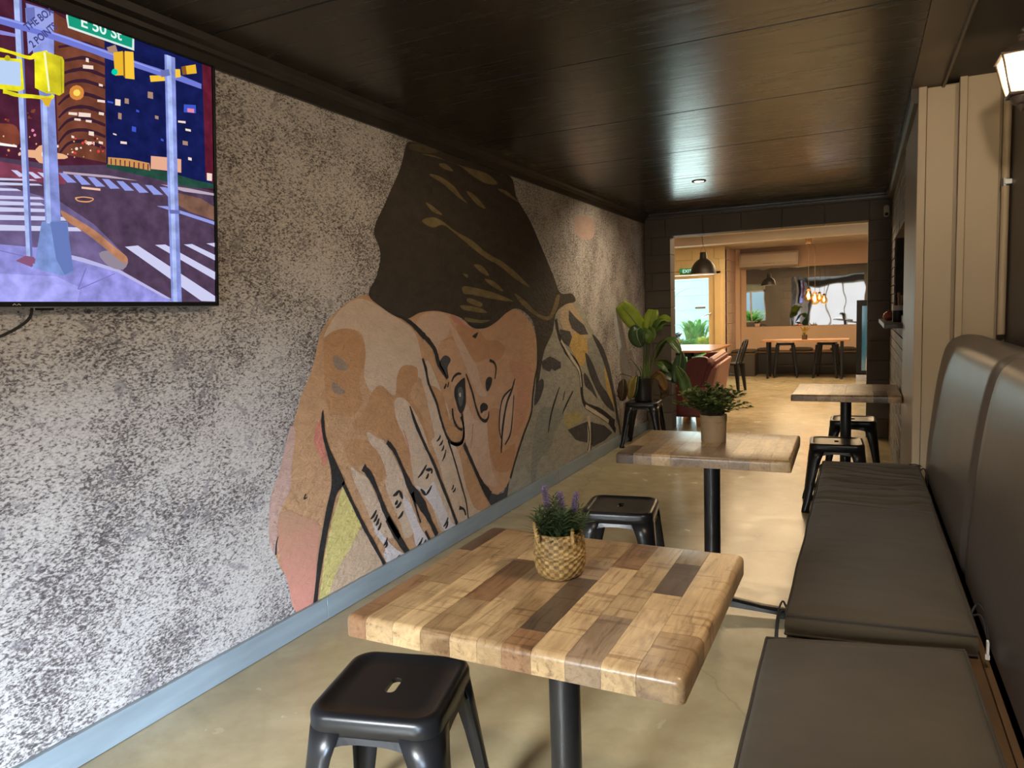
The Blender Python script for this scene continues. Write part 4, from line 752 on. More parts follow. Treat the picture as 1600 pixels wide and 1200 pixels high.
('yellow',15,'p0',[(0.598,0.671),(0.573,0.687),(0.552,0.688),(0.551,0.583),(0.571,0.578),(0.601,0.585)]),
('yellow2',15,'p0',[(0.573,0.687),(0.523,0.687),(0.518,0.679),(0.522,0.593),(0.536,0.581),(0.567,0.584)]),
('yellow3',16,'p0',[(0.574,0.685),(0.568,0.685),(0.561,0.586),(0.566,0.584)]),
('yellowdk',16,'s',[(0.527,0.680,.0021),(0.529,0.588,.0021)]),
('yellow',15,'p0',[(0.725,0.630),(0.684,0.638),(0.631,0.650),(0.629,0.574),(0.646,0.564),(0.729,0.556)]),
('paleblue',16,'p0',[(0.726,0.623),(0.685,0.632),(0.636,0.641),(0.637,0.580),(0.688,0.572),(0.729,0.566)]),
('yellow2',17,'p0',[(0.660,0.644),(0.662,0.640),(0.664,0.636),(0.668,0.634),(0.671,0.634),(0.674,0.636),(0.675,0.640),(0.673,0.643),(0.671,0.647),(0.667,0.649),(0.664,0.649),(0.661,0.647)]),
('amber',14,'p0',[(0.370,0.744),(0.339,0.757),(0.339,0.688),(0.367,0.680)]),
('amber2',14,'p0',[(0.333,0.759),(0.304,0.765),(0.303,0.686),(0.334,0.681)]),
('amberdk',13,'p0',[(0.340,0.755),(0.331,0.756),(0.334,0.681),(0.341,0.687)]),
('green',15,'p0',[(0.358,0.693),(0.359,0.688),(0.363,0.683),(0.368,0.681),(0.373,0.681),(0.377,0.683),(0.378,0.687),(0.376,0.692),(0.373,0.696),(0.367,0.699),(0.362,0.699),(0.359,0.697)]),
('amber2',7,'p0',[(0.249,0.712),(0.196,0.727),(0.194,0.711),(0.246,0.694)]),
('amber',7,'p0',[(0.132,0.771),(0.076,0.794),(0.072,0.767),(0.128,0.747)]),
('amberdk',7,'p0',[(0.132,0.771),(0.115,0.779),(0.111,0.753),(0.128,0.747)]),
('amber2',7,'p0',[(0.156,0.757),(0.137,0.762),(0.135,0.738),(0.157,0.730)]),
('windim',13,'p0',[(0.390,0.752),(0.362,0.768),(0.355,0.750),(0.383,0.738)])]

# ================================================================ STRUCTURE
YF, YE, YB = -2.6, 7.60, 14.9        # street front, end wall of the dining room, far wall of the back room
XL, XR = -2.10, .24
ZC = 2.30
fl = MB()
N = 30
fl.box(-4.2, 3.6, YF-.1, 15.1, -.12, 0)
struct(fl.build('floor', 'concrete'), 'polished honey-grey concrete floor with fine cracks')

# ceiling boards, each its own panel
ceil = B('ceiling', 'wall_dark', None, (-2.25, 1.0, YF-.1, YE, ZC+.014, ZC+.08)); struct(ceil, 'glossy near-black boarded ceiling')
ys = [YF, -1.9, -.95, 0, .94, 1.88, 2.83, 3.79, 4.72, 5.68, 6.62, YE]
for a, b in zip(ys[:-1], ys[1:]):
    o = B('ceiling_panel', 'ceiling_paint', ceil, (-2.10, .20, a+.003, b-.003, ZC, ZC+.014), bevel=.003)

# mural wall
wl = B('wall_left', 'wall_dark', None, (-2.30, XL-.004, YF, YE+.14, 0, 2.45)); struct(wl)
def cornice(name, pts, prof, m='cornice'):
    # prof: (out, z) swept between two points; out direction given
    (p, q, d) = pts; mb = MB()
    L0 = [(p[0]+d[0]*a, p[1]+d[1]*a, z) for a, z in prof]; L1 = [(q[0]+d[0]*a, q[1]+d[1]*a, z) for a, z in prof]
    mb.loft([L0, L1]); return struct(mb.build(name, m))
cornice('trim_1', ((XL, YF, 0), (XL, YE, 0), (1, 0)), [(0, 2.212), (.014, 2.212), (.014, 2.250), (.030, 2.254), (.034, 2.268), (.060, 2.276), (.064, ZC), (0, ZC)])
cornice('trim_2', ((XL, YE, 0), (.24, YE, 0), (0, -1)), [(0, 2.262), (.012, 2.262), (.014, 2.280), (.030, 2.284), (.034, ZC), (0, ZC)])
cornice('trim_3', ((.20, 4.0, 0), (.20, YE, 0), (1, 0)), [(0, 2.245), (.012, 2.23), (.045, 2.225), (.045, ZC), (0, ZC)], 'wall_dark')
# skirting board in lengths
sk = bpy.data.objects.new('baseboard_left', None); COL.objects.link(sk); struct(sk)
yy = [YF, -.6, 2.335, 5.0, YE]
for a, b in zip(yy[:-1], yy[1:]): B('skirting_board', 'skirting', sk, (XL, XL+.018, a+.0012, b-.0012, .002, .100), bevel=.002)

# ---------------- the mural: a thing hung on the wall, its painted areas its parts
mu_ = thing('wall_mural', 'wall-high mural of a woman in a dark headscarf, hand over face, on speckled grey', 'mural', (XL, 0, 0))
bk = MB(); bk.box(-.003, 0, YF+.05, YE, .100, 2.214); bk.build('speckled_backdrop', 'speckle', mu_)
parts = {}
for part, colr, lay, kind, data in MURAL: parts.setdefault(part, []).append((colr, lay, kind, data))
parts_list = [(p_, it) for p_, it in parts.items() if p_ not in ('outline_stroke', 'backdrop_patch')]+[(p_, [i_]) for p_ in ('outline_stroke', 'backdrop_patch') for i_ in parts[p_]]
for part, items in parts_list:
    mats_ = sorted({'paint_'+i[0] for i in items}); mb = MB()
    for k, (colr, lay, kind, data) in enumerate(items):
        mb.cur = mats_.index('paint_'+colr); x = lay*.0007+k*.000011
        if kind == 's':
            for q in ribbon(data, 1.35): mb.poly([(x, a, b) for a, b in q][::-1])
        else:
            pts = smooth_poly(data, 4) if kind == 'p1' else data
            pts = [(a, min(max(b, .100), 2.214)) for a, b in pts]
            area = sum(pts[i-1][0]*pts[i][1]-pts[i][0]*pts[i-1][1] for i in range(len(pts)))
            if area < 0: pts = pts[::-1]
            mb.poly([(x, a, b) for a, b in pts])
    mb.build(part, mats_, mu_)

# ---------------- end wall of painted blocks round the wide opening
OX0, OX1, OZ = -1.82, .045, 2.06
we = B('wall_end', 'mortar_paint', None, (-2.1, OX0-.01, YE+.012, YE+.19, 0, 2.3), (OX1+.01, .40, YE+.012, YE+.19, 0, 2.3), (OX0-.01, OX1+.01, YE+.012, YE+.19, OZ+.01, 2.3))
we.data.materials[0] = M['block_dark']; struct(we, 'dark painted blockwork wall with a wide opening')
H_ = OZ/11
def block(x0, x1, z0, z1, y0=YE, y1=YE+.20):
    if x1-x0 < .03: return
    B('block', 'block_dark', we, (x0+.002, x1-.002, y0+random.uniform(0, .0015), y1, z0+.002, z1-.002), bevel=.004)
for r in range(11):
    z0, z1 = r*H_, (r+1)*H_
    if r % 2: block(-2.1, OX0, z0, z1); block(OX1, .24, z0, z1)
    else:
        block(-2.1, -2.02, z0, z1); block(-2.02, OX0, z0, z1); block(OX1, .24, z0, z1)
for r, xs in ((0, (-2.1, -1.87, -1.485, -1.1, -.715, -.33, .055, .24)), (1, (-2.1, -2.06, -1.68, -1.29, -.9, -.52, -.14, .24))):
    z0 = OZ+r*H_
    for a, b in zip(xs[:-1], xs[1:]): block(a, b, z0, min(z0+H_, 2.30))

# ---------------- brick wall with the servery hatch
wr = B('wall_right', 'mortar_paint', None, (XR+.012, .40, 5.1, YE, 0, 1.165), (XR+.012, .40, 5.1, YE, 1.835, 2.30), (XR+.012, .40, 6.8, YE, 1.165, 1.835)); struct(wr, 'painted brick wall with a dark serving hatch')
bh, bl = .0755, .232
r = 0; z = 0.0
while z < 2.24:
    y = 5.1 - (bl/2 if r % 2 else 0)
    while y < YE:
        a, b = max(y, 5.1)+.004, min(y+bl, YE)-.004
        z1 = min(z+bh, 2.30)
        def cut(a, b):
            if b-a > .02: B('brick', 'brick_paint', wr, (XR+random.uniform(-.0015, .0025), XR+.10, a, b, z+.004, z1-.004), bevel=.003)
        if z+.03 > 1.165 and z+.03 < 1.835:
            cut(max(a, 6.804), b)
        else: cut(a, b)
        y += bl
    z += bh; r += 1
sv = B('wall_servery', 'servery_dark', None, (.40, 1.6, 5.0, 5.1, .9, 2.2), (.40, 1.6, 6.9, 7.0, .9, 2.2), (1.6, 1.7, 5.0, 7.0, .9, 2.2), (.40, 1.6, 5.0, 7.0, .85, .9), (.40, 1.6, 5.0, 7.0, 2.2, 2.25)); struct(sv)
# wall section and boarded return beside the bench
wp = B('wall_nib', 'post_beige', None, (XR-.008, .60, 4.02, 5.095, 0, 2.30)); struct(wp, 'beige boarded wall return beside the bench')
B('board_panel', 'board_beige', wp, (XR+.026, .380, 3.992, 4.02, 0, 2.288), bevel=.002)
B('board_panel', 'board_beige', wp, (.428, .556, 3.992, 4.02, 0, 2.40), bevel=.002)
B('batten', 'board_beige', wp, (XR-.010, XR+.024, 3.984, 4.024, 0, 2.296), bevel=.002)
B('batten', 'board_beige', wp, (.396, .426, 3.975, 4.02, 0, 2.41), bevel=.002)
B('batten', 'board_beige', wp, (.428, .556, 3.978, 3.992, 2.365, 2.40), bevel=.002)
wq = B('wall_bench_side', 'wall_plum', None, (.60, .75, YF, 4.02, 0, 2.42)); struct(wq, 'dark plum painted wall behind the bench')
cs = B('ceiling_side', 'ceiling_light', None, (.335, .70, YF, 4.02, 2.41, 2.46)); struct(cs)
sb = B('soffit', 'soffit_brown', None, (.20, .325, YF, 4.02, 2.297, 2.42)); struct(sb)
struct(B('trim_4', 'soffit_brown', None, (.325, .337, YF, 4.02, 2.28, 2.42), bevel=.003))
struct(B('trim_5', 'ceiling_light', None, (.556, .60, YF, 4.0, 2.37, 2.41), bevel=.004))
cd = thing('conduit_pipe', 'cream painted conduit running down the corner beside the wall lantern', 'pipe', (.578, 3.955, 0))
mb = MB(); mb.tube([(0, 0, 1.13), (0, 0, 2.405)], .016, 12); mb.build('pipe', 'board_beige', cd, smooth=True)
mb = MB(); mb.tube([(0, 0, 1.80), (0, 0, 1.835)], .019, 12); mb.box(-.006, .022, -.022, -.012, 1.806, 1.829); mb.build('pipe_clip', 'galv', cd, bevel=.001)

# ---------------- street front behind the camera (seen in the far mirror)
wf = B('wall_front', 'wall_dark', None, (-2.1, -2.02, YF-.1, YF, 0, 2.35), (.30, .6, YF-.1, YF, 0, 2.35), (-2.02, .30, YF-.1, YF, 2.1, 2.35), (-2.02, .30, YF-.1, YF, 0, .06)); struct(wf)
wn = B('window_1', 'cream_ceiling', None, (-2.02, -1.97, YF-.07, YF-.02, .06, 2.1), (-.62, -.57, YF-.07, YF-.02, .06, 2.1), (-1.29, -1.24, YF-.07, YF-.02, .06, 2.1), (-1.97, .25, YF-.07, YF-.02, 2.05, 2.1), (.25, .30, YF-.07, YF-.02, .06, 2.1)); struct(wn)
struct(B('ground_street', 'garden_ground', None, (-9, 7, -9, YF-.12, -.2, -.02))); struct(B('wall_across_street', 'street_glow', None, (-9, 7, -9.2, -9, -.2, 5)), 'white facade across the street, glowing to stand in for sunlight')

# ---------------- back room shell
struct(B('ceiling_back', 'cream_ceiling', None, (-4.1, 3.4, YE+.19, YB+.1, 2.42, 2.5)))
struct(B('ceiling_back_lowered', 'cream_ceiling', None, (-4.1, 3.4, YE+.2, 11.0, 2.36, 2.42)))
struct(B('beam', 'cream_ceiling', None, (-4.1, 3.4, 11.0, 11.18, 2.235, 2.42), bevel=.006))
wn2 = B('wall_back_near', 'block_dark', None, (-4.1, -3.35, YE+.05, YE+.2, 0, 2.42), (-2.5, -2.1, YE+.05, YE+.2, 0, 2.42), (-3.35, -2.5, YE+.05, YE+.2, 0, .86), (-3.35, -2.5, YE+.05, YE+.2, 1.95, 2.42), (.24, 3.4, YE+.05, YE+.2, 0, 2.42), (-2.1, .24, YE+.15, YE+.203, 2.3, 2.42)); struct(wn2)
struct(B('window_2', 'cream_ceiling', None, (-3.35, -3.31, YE+.08, YE+.16, .86, 1.95), (-2.54, -2.5, YE+.08, YE+.16, .86, 1.95), (-2.95, -2.91, YE+.1, YE+.14, .9, 1.7), (-3.35, -2.5, YE+.08, YE+.16, 1.68, 1.72), (-3.35, -2.5, YE+.08, YE+.17, .84, .88)))
struct(B('window_blind', 'garden_ground', None, (-3.31, -2.54, YE+.1, YE+.12, 1.72, 1.95)))
struct(B('wall_far_left', 'back_wall_paint', None, (-4.2, -4.1, YE, 13.9, 0, 2.5)))
struct(B('wall_far_right', 'back_wall_paint', None, (3.4, 3.5, YE, 15.0, 0, 2.5)))
struct(B('wall_back', 'back_wall_paint', None, (-2.25, 3.4, YB, YB+.1, 0, 2.5)), 'warm pinkish plaster wall of the back room')
# return wall of blocks between door wall and far wall
rt = B('wall_return', 'back_block', None, (-2.40, -2.262, 13.73, YB+.1, 0, 2.45), (-2.33, -2.262, 13.60, 13.75, 0, 2.45)); struct(rt)
for k in range(12):
    z0 = k*.197
    for a, b in ((13.57, 13.95), (13.95, 14.34), (14.34, 14.75)) if k % 2 else ((13.57, 13.76), (13.76, 14.15), (14.15, 14.75)):
        B('block', 'back_block', rt, (-2.27, -2.25, a+.003, b-.003, z0+.003, min(z0+.194, 2.41)), bevel=.003)
struct(B('trim_6', 'back_wall_paint', None, (-2.25, -2.16, 14.75, YB, 0, 2.42), bevel=.004))
# door wall
DX0, DX1, DY, DT = -3.30, -2.545, 13.57, 1.905
wd = B('wall_door', 'yellow_block', None, (-4.1, DX0-.06, DY+.012, DY+.15, 0, 2.45), (DX0-.06, -2.25, DY+.012, DY+.15, DT+.06, 2.45), (-2.33, -2.25, DY+.012, DY+.15, 0, DT+.06)); struct(wd, 'cream painted block wall with a glazed exit door')
for k, z0 in enumerate((1.985, 2.19)):
    xs = (-3.5, -3.23, -2.84, -2.45, -2.25) if k else (-3.5, -3.05, -2.66, -2.36, -2.25)
    for a, b in zip(xs[:-1], xs[1:]): B('block', 'yellow_block', wd, (a+.003, b-.003, DY, DY+.02, z0, min(z0+.2, 2.42)), bevel=.003)
dr = bpy.data.objects.new('door_1', None); COL.objects.link(dr); struct(dr, 'glazed exit door in a honey-painted timber frame')
B('door_frame', 'door_paint', dr, (-2.44, -2.33, DY-.03, DY+.12, 0, DT+.06), (DX0-.06, DX0-.02, DY-.03, DY+.12, 0, DT+.06), (DX0-.06, -2.33, DY-.03, DY+.12, DT+.01, DT+.07), bevel=.004)
B('door_stile', 'door_paint', dr, (-2.55, -2.445, DY+.01, DY+.06, .02, DT), bevel=.003)
B('door_rail', 'door_paint', dr, (DX0, -2.55, DY+.01, DY+.06, DT-.06, DT), (DX0, -2.55, DY+.01, DY+.06, .02, .22), bevel=.003)
B('door_pane', 'pane_glass', dr, (DX0, -2.55, DY+.03, DY+.036, .22, DT-.06))
hd = MB(); hd.tube([(-2.50, DY-.0, 1.19), (-2.50, DY-.05, 1.19), (-2.60, DY-.055, 1.155), (-2.66, DY-.055, 1.12)], .012, 8); hd.lathe([(0, 0), (.03, 0), (.03, .012), (0, .012)], n=16)
o = hd.build('door_handle', 'chrome', dr, smooth=True)
B('push_plate', 'grille_grey', dr, (-2.80, -2.61, DY+.018, DY+.026, 1.285, 1.32))
ex = thing('exit_sign', 'green emergency exit sign above the glazed door', 'sign', (-2.93, DY-.03, 1.985))
t = NT('exit_green'); t.base((.01, .22, .07)); t.p.inputs['Emission Color'].default_value = (.02, .35, .12, 1); t.p.inputs['Emission Strength'].default_value = .35
emit('exit_white', (.85, 1, .88), .9)
B('sign_box', 'exit_green', ex, (-.14, .14, 0, .03, -.055, .055), bevel=.004)
text_obj('lettering', 'EXIT', .088, 'exit_white', Matrix.Translation((-.0, -.002, 0)) @ Matrix.Rotation(PI/2, 4, 'X'), ex, bold=.001)

# ---------------- garden beyond the door
struct(B('ground', 'garden_ground', None, (-12, 4, 15.1, 30, -.2, -.02), (-12, -2.3, 13.72, 15.1, -.2, -.02)))
gw = bpy.data.objects.new('wall_neighbour', None); COL.objects.link(gw); struct(gw, 'pale blue weatherboard wall beyond the garden')
for k in range(16): B('weatherboard', 'garden_wall', gw, (-11, -1, 20+.01*(k % 2), 20.06, .45+k*.2, .645+k*.2))
B('weatherboard_base', 'turquoise', gw, (-11, -1, 20, 20.06, -.02, .44))
def leaf_strip(mb, path, width, fold=.25, up=(0, 0, 1), prof=None, segs=None, wav=0):
    """a folded leaf blade along a 3-D path"""
    q = smooth_line([tuple(p) for p in path], 4); n = len(q); rows = []
    for i, p in enumerate(q):
        a = Vector(q[max(i-1, 0)]); b = Vector(q[min(i+1, n-1)]); tg = (b-a).normalized(); s_ = tg.cross(Vector(up))
        if s_.length < .05: s_ = tg.cross(Vector((0, 1, 0)))
        s_.normalize(); nn = s_.cross(tg).normalized()
        u_ = i/(n-1); w_ = width*(prof(u_) if prof else math.sin(PI*min(1, max(0, u_*.96+.02)))**.7)
        p = Vector(p); wv_ = wav*math.sin(i*1.9)
        rows.append([p-s_*w_+nn*(fold*w_+wv_), p-s_*w_*.5+nn*fold*w_*.45, p, p+s_*w_*.5+nn*fold*w_*.45, p+s_*w_+nn*(fold*w_-wv_)])
    mb.loft(rows, False, False, closed=False)
def clump(name, label, x, y, n, h, sp, m, wid=.02, group='plants in the sunlit garden', seed=0):
    rnd = random.Random(seed); c = thing(name, label, 'plant', (x, y, -.02), 0, group); mb = MB()
    for k in range(n):
        a = rnd.uniform(0, 2*PI); rr = rnd.uniform(.3, 1)*sp; hh = h*rnd.uniform(.6, 1)
        b0 = Vector((rnd.uniform(-1, 1)*sp*.3, rnd.uniform(-1, 1)*sp*.3, 0)); e = b0+Vector((math.cos(a)*rr, math.sin(a)*rr, hh*.8))
        leaf_strip(mb, [b0, b0*.6+e*.4+Vector((0, 0, hh*.35)), e], wid*rnd.uniform(.7, 1.3))
    f = mb.build('foliage', m, c, smooth=True); f['kind'] = 'stuff'; return c
clump('garden_grass', 'wide clump of bright green strappy grass outside the glazed door', -4.1, 18.2, 420, .7, .6, 'garden_green', .02, seed=1)
clump('garden_grass', 'second clump of strappy grass, close outside the glazed door', -3.5, 16.0, 260, .45, .5, 'garden_green', .02, seed=2)
clump('yellow_shrub', 'yellow-leaved shrub beside the garden grass', -3.35, 17.6, 200, .8, .3, 'garden_yellow', .03, seed=3)
clump('garden_palm', 'feathery palm crown against the pale weatherboards', -4.75, 17.4, 60, 2.3, .95, 'garden_green', .035, seed=4)
clump('garden_palm', 'tall young palm near the door edge', -4.15, 15.9, 26, 1.75, .35, 'garden_green', .045, seed=5)
clump('garden_bush', 'small leafy bush low against the pale weatherboards', -3.9, 19.0, 90, 1.3, .55, 'garden_green', .035, seed=6)
# greenery past the side window (it shows in the mirror)
clump('side_garden_bush', 'green bush seen mirrored through the side window', -3.3, 6.0, 160, 1.5, .7, 'garden_green', .05, seed=8)
struct(B('ground_side', 'garden_ground', None, (-7, -2.35, 0, YE+.0, -.2, -.02))); struct(B('wall_side_neighbour', 'garden_wall', None, (-7, -2.4, 2.0, 2.1, 0, 3)))

# ================================================================ THINGS
# ---------------- television
tvp = Vector((-2.05, 1.836, 1.367)); tup = Vector((.08033, 0, .99677)); tn = Vector((.99677, 0, -.08033))
tvm = Matrix(((0, tup.x, tn.x, tvp.x), (1, tup.y, tn.y, tvp.y), (0, tup.z, tn.z, tvp.z), (0, 0, 0, 1)))   # local x = along the wall (+Y), y = up, z = out of the screen
tv = thing('television', 'large wall-mounted television showing a night street crossing', 'television'); tv.matrix_world = tvm
TW, TH = 1.445, .8095
B('casing', 'fridge_black', tv, (-TW, 0, 0, TH, -.035, -.004), (-TW*.8, -TW*.2, .06, TH*.65, -.062, -.033), bevel=.004)
bz = MB()
for q in ((-TW, -TW+.010, 0, TH), (-.010, 0, 0, TH), (-TW, 0, 0, .014), (-TW, 0, TH-.006, TH)): bz.box(q[0], q[1], q[2], q[3], -.004, .0045)
bz.build('bezel', 'fridge_black', tv, bevel=.001)
B('bezel_strip', 'galv', tv, (-TW, 0, -.003, .002, -.02, .004))
B('sensor', 'fridge_black', tv, (-.62, -.575, -.010, 0, -.015, -.002))
lg = MB()
for k in (0, .011): lg.poly([(-.690+k, .0045, .0048), (-.684+k, .010, .0048), (-.678+k, .0045, .0048), (-.681+k, .0045, .0048), (-.684+k, .007, .0048), (-.687+k, .0045, .0048)])
lg.build('maker_mark', 'white_plastic', tv)
bra = MB(); bra.box(-1.0, -.5, .25, .55, -.078, -.045); bra.build('wall_bracket', 'fridge_black', tv)
SCOL = dict(amber=(.85, .48, .03), amber2=(.95, .58, .05), amberdk=(.25, .10, .02), beam=(.17, .20, .66), beam2=(.28, .26, .7), beamlt=(.30, .36, .88), brown=(.20, .05, .03), brownroad=(.20, .10, .07),
    curb=(.50, .48, .80), darkred=(.12, .012, .03), green=(.0, .65, .42), halo=(.70, .26, .05), halo2=(.85, .45, .25), hedge=(.02, .07, .05), joint=(.20, .18, .50), kerborange=(.48, .22, .12), kerbpale=(.30, .25, .32),
    maroon=(.075, .016, .035), night=(.008, .012, .085), orange=(.80, .38, .16), orangelt=(.9, .55, .4), orangey=(.75, .45, .03), paleblue=(.50, .66, .92), plate=(.33, .38, .80), platedk=(.16, .18, .5),
    pole=(.26, .31, .72), polebase=(.26, .10, .20), polebase2=(.14, .20, .50), poleblue=(.20, .29, .62), poledk=(.15, .17, .45), polepale=(.42, .52, .90), red=(.75, .06, .05), road=(.085, .05, .095),
    roadlight=(.16, .12, .26), roadred=(.22, .05, .09), shop=(.62, .30, .10), shop2=(.80, .42, .28), signgreen=(.01, .33, .20), signwhite=(.70, .85, .80), stripe=(.62, .62, .88), stripe2=(.30, .34, .78),
    stripe3=(.50, .40, .50), sun=(1, .72, .12), tower=(.17, .052, .030), towerdk=(.045, .015, .03), walk=(.30, .29, .72), walk2=(.38, .38, .88), white=(1, .98, .92), winblue=(.05, .10, .60), windim=(.40, .25, .18),
    winlit=(.90, .72, .62), winpink=(.80, .25, .40), yellow=(.87, .80, .02), yellow2=(.66, .58, .02), yellow3=(1, .98, .55), yellowdk=(.35, .30, .02))
for k, c_ in SCOL.items(): emit('screen_'+k, c_, 1.0, .30 if k in ('walk', 'walk2', 'road', 'roadlight', 'roadred', 'tower', 'maroon', 'night', 'kerborange', 'poleblue', 'polepale', 'pole', 'darkred', 'brownroad', 'yellow', 'yellow2', 'hedge', 'brown') else 0, 22)
emit('screen_text', (.06, .06, .22), 1); emit('screen_textw', (.80, .95, .90), 1)
def clip_poly(pts, x0, x1, y0, y1):
    def cl(P_, ins, itx):
        o_ = []
        for i in range(len(P_)):
            a, b = P_[i-1], P_[i]
            if ins(b):
                if not ins(a): o_.append(itx(a, b))
                o_.append(b)
            elif ins(a): o_.append(itx(a, b))
        return o_
    for ax, lim, sg in ((0, x0, 1), (0, x1, -1), (1, y0, 1), (1, y1, -1)):
        if len(pts) < 3: return []
        pts = cl(pts, lambda p: (p[ax]-lim)*sg >= 0, lambda a, b: tuple(a[k]+(b[k]-a[k])*(lim-a[ax])/(b[ax]-a[ax]) for k in (0, 1)))
    return pts
sk_ = sorted({'screen_'+i[0] for i in SCREEN}); mb = MB()
mb.cur = sk_.index('screen_maroon'); mb.poly([(-TW+.01, .014, -.0036), (-.01, .014, -.0036), (-.01, TH-.006, -.0036), (-TW+.01, TH-.006, -.0036)])
for k, (c_, lay, kind, data) in enumerate(SCREEN):
    mb.cur = sk_.index('screen_'+c_); z_ = -.0034+lay*.0003+k*.0000015
    polys = ribbon(data) if kind == 's' else [smooth_poly([tuple(d[:2]) for d in data], 3) if kind == 'p1' else [tuple(d[:2]) for d in data]]
    if kind != 's' and c_ in ('road', 'roadred', 'walk', 'walk2', 'maroon'):
        polys = [[(s_ if s_ < .80 else 1.44, t_) for s_, t_ in P_] for P_ in polys]
    for P_ in polys:
        P_ = clip_poly([(-s_, t_) for s_, t_ in P_], -TW+.010, -.010, .014, TH-.006)
        if len(P_) < 3: continue
        ar = sum(P_[i-1][0]*P_[i][1]-P_[i][0]*P_[i-1][1] for i in range(len(P_)))
        if ar < 0: P_ = P_[::-1]
        mb.poly([(a, b, z_) for a, b in P_])
scr = mb.build('screen', sk_, tv)
top_clip = ((0, TH-.006, 0), (0, 1, 0))
text_obj('sign_lettering', 'E 50 St', .044, 'screen_textw', Matrix.Translation((-.405, .799, .0022)), scr, clip=top_clip, bold=.0008)
text_obj('sign_lettering', 'THE BOX', .024, 'screen_text', Matrix.Translation((-.582, .766, .0022)) @ Matrix.Rotation(.78, 4, 'Z') , scr, clip=top_clip, bold=.0006)
text_obj('sign_lettering', '2 POINTS', .024, 'screen_text', Matrix.Translation((-.572, .728, .0022)) @ Matrix.Rotation(.82, 4, 'Z'), scr, clip=top_clip, bold=.0006)
cb = MB(); cb.tube(smooth_line([tuple(at(50, 479, 1.2)*0+Vector((-2.075, 1.215, 1.375))), (-2.06, 1.19, 1.33), (-2.055, 1.10, 1.285), (-2.06, .95, 1.255), (-2.06, .75, 1.27), (-2.05, .55, 1.35)]), .004, 6)
tag(cb.build('television_cable', 'cord_black', smooth=True), 'black power cable looping down under the television', 'cable')

# ---------------- stools
def make_stool(S_=.312, Hh=.430, foot=.390):
    t_ = thing('metal_stool', 'x', 'stool'); h = S_/2; r = .052; N_ = 8
    loops = []
    def L(ins, z, rr): return rrect(h-ins, h-ins, max(rr, .004), z, N_)
    prof = [(0, -.048, r), (0, -.044, r), (-.0015, -.042, r), (-.0015, -.012, r), (.002, -.004, r*.97), (.008, 0, r*.93), (.016, .0008, r*.88), (.023, -.0015, r*.85), (.029, -.0045, r*.8), (.06, -.005, r*.6), (.095, -.005, .03)]
    loops = [[(x, y, Hh+z) for x, y, _ in L(i, 0, rr)] for i, z, rr in prof]
    hole = [(x, y, Hh-.005) for x, y, _ in rrect(.013, .034, .0128, 0, N_)]; hole2 = [(x, y, Hh-.016) for x, y, _ in rrect(.013, .034, .0128, 0, N_)]
    mb = MB(); mb.loft(loops+[hole, hole2], False, False); s_ = mb.build('seat', 'black_steel', t_, smooth=True, angle=40, solid=.002)
    for sx in (-1, 1):
        for sy in (-1, 1):
            rows = []
            zs = [Hh-.040, Hh-.10, Hh*.5, .06, .02, 0]; ws = [.088, .072, .055, .040, .042, .046]
            for z, w_ in zip(zs, ws):
                k = (Hh-.040-z)/(Hh-.040); off = h+.001+(foot/2-h)*k+(.006 if z < .03 else 0); cr = .050*(1-k)+.016*k
                pts = [(off-w_, off)]
                for i in range(7):
                    a = PI/2*(1-i/6); pts.append((off-cr+cr*math.cos(a), off-cr+cr*math.sin(a)))
                pts.append((off, off-w_))
                rows.append([(sx*x, sy*y, z) for x, y in pts])
            mb = MB(); mb.loft(rows, False, False, closed=False)
            lg_ = mb.build('leg', 'black_steel', t_, smooth=True, angle=50); md = lg_.modifiers.new('thick', 'SOLIDIFY'); md.thickness = .003; md.offset = 0
            mb = MB(); mb.box(sx*(foot/2-.018)-.022, sx*(foot/2-.018)+.022, sy*(foot/2-.018)-.022, sy*(foot/2-.018)+.022, 0, .008); mb.build('foot_cap', 'rubber', lg_, bevel=.004)
    for ax in (0, 1):
        for sg in (-1, 1):
            n_ = 10; rows = []
            for i in range(n_+1):
                u_ = -1+2*i/n_; x = u_*(h-.045); low = Hh-.062-.026*abs(u_)**3
                p0 = (x, sg*(h-.003), Hh-.045); p1 = (x, sg*(h+.0015), low)
                if ax: p0 = (p0[1], p0[0], p0[2]); p1 = (p1[1], p1[0], p1[2])
                rows.append([p0, p1])
            mb = MB(); mb.loft(rows, False, False, closed=False); mb.build('apron', 'black_steel', t_, solid=.002)
    for sg in (-1, 1):
        mb = MB(); mb.tube([(-.135, sg*.135, Hh-.085), (-.03, sg*.03, Hh-.068), (.03, -sg*.03, Hh-.068), (.135, -sg*.135, Hh-.085)], .004, 6); mb.build('brace', 'galv', t_, smooth=True)
    return t_
st0 = make_stool()
stools = [((-1.00, 1.335), 14, 'black metal stool in front of the lavender table, cut by the frame', 0),
          ((-.970, 3.05), 8, 'black metal stool standing beyond the lavender table', 0),
          ((-.135, 4.93), 3, 'black metal stool tucked before the wall table at the bench end', 0),
          ((-.05, 5.93), 0, 'black metal stool on the far side of the wall table', 0),
          ((-1.875, 6.68), 5, 'black metal stool carrying the large potted banana plant', 0)]
for i, ((x, y), a, lb, _) in enumerate(stools):
    o = st0 if i == 0 else copy_tree(st0)
    o.location = (x, y, 0); o.rotation_euler = (0, 0, math.radians(a)); o['label'] = lb; o['group'] = 'black metal stools'

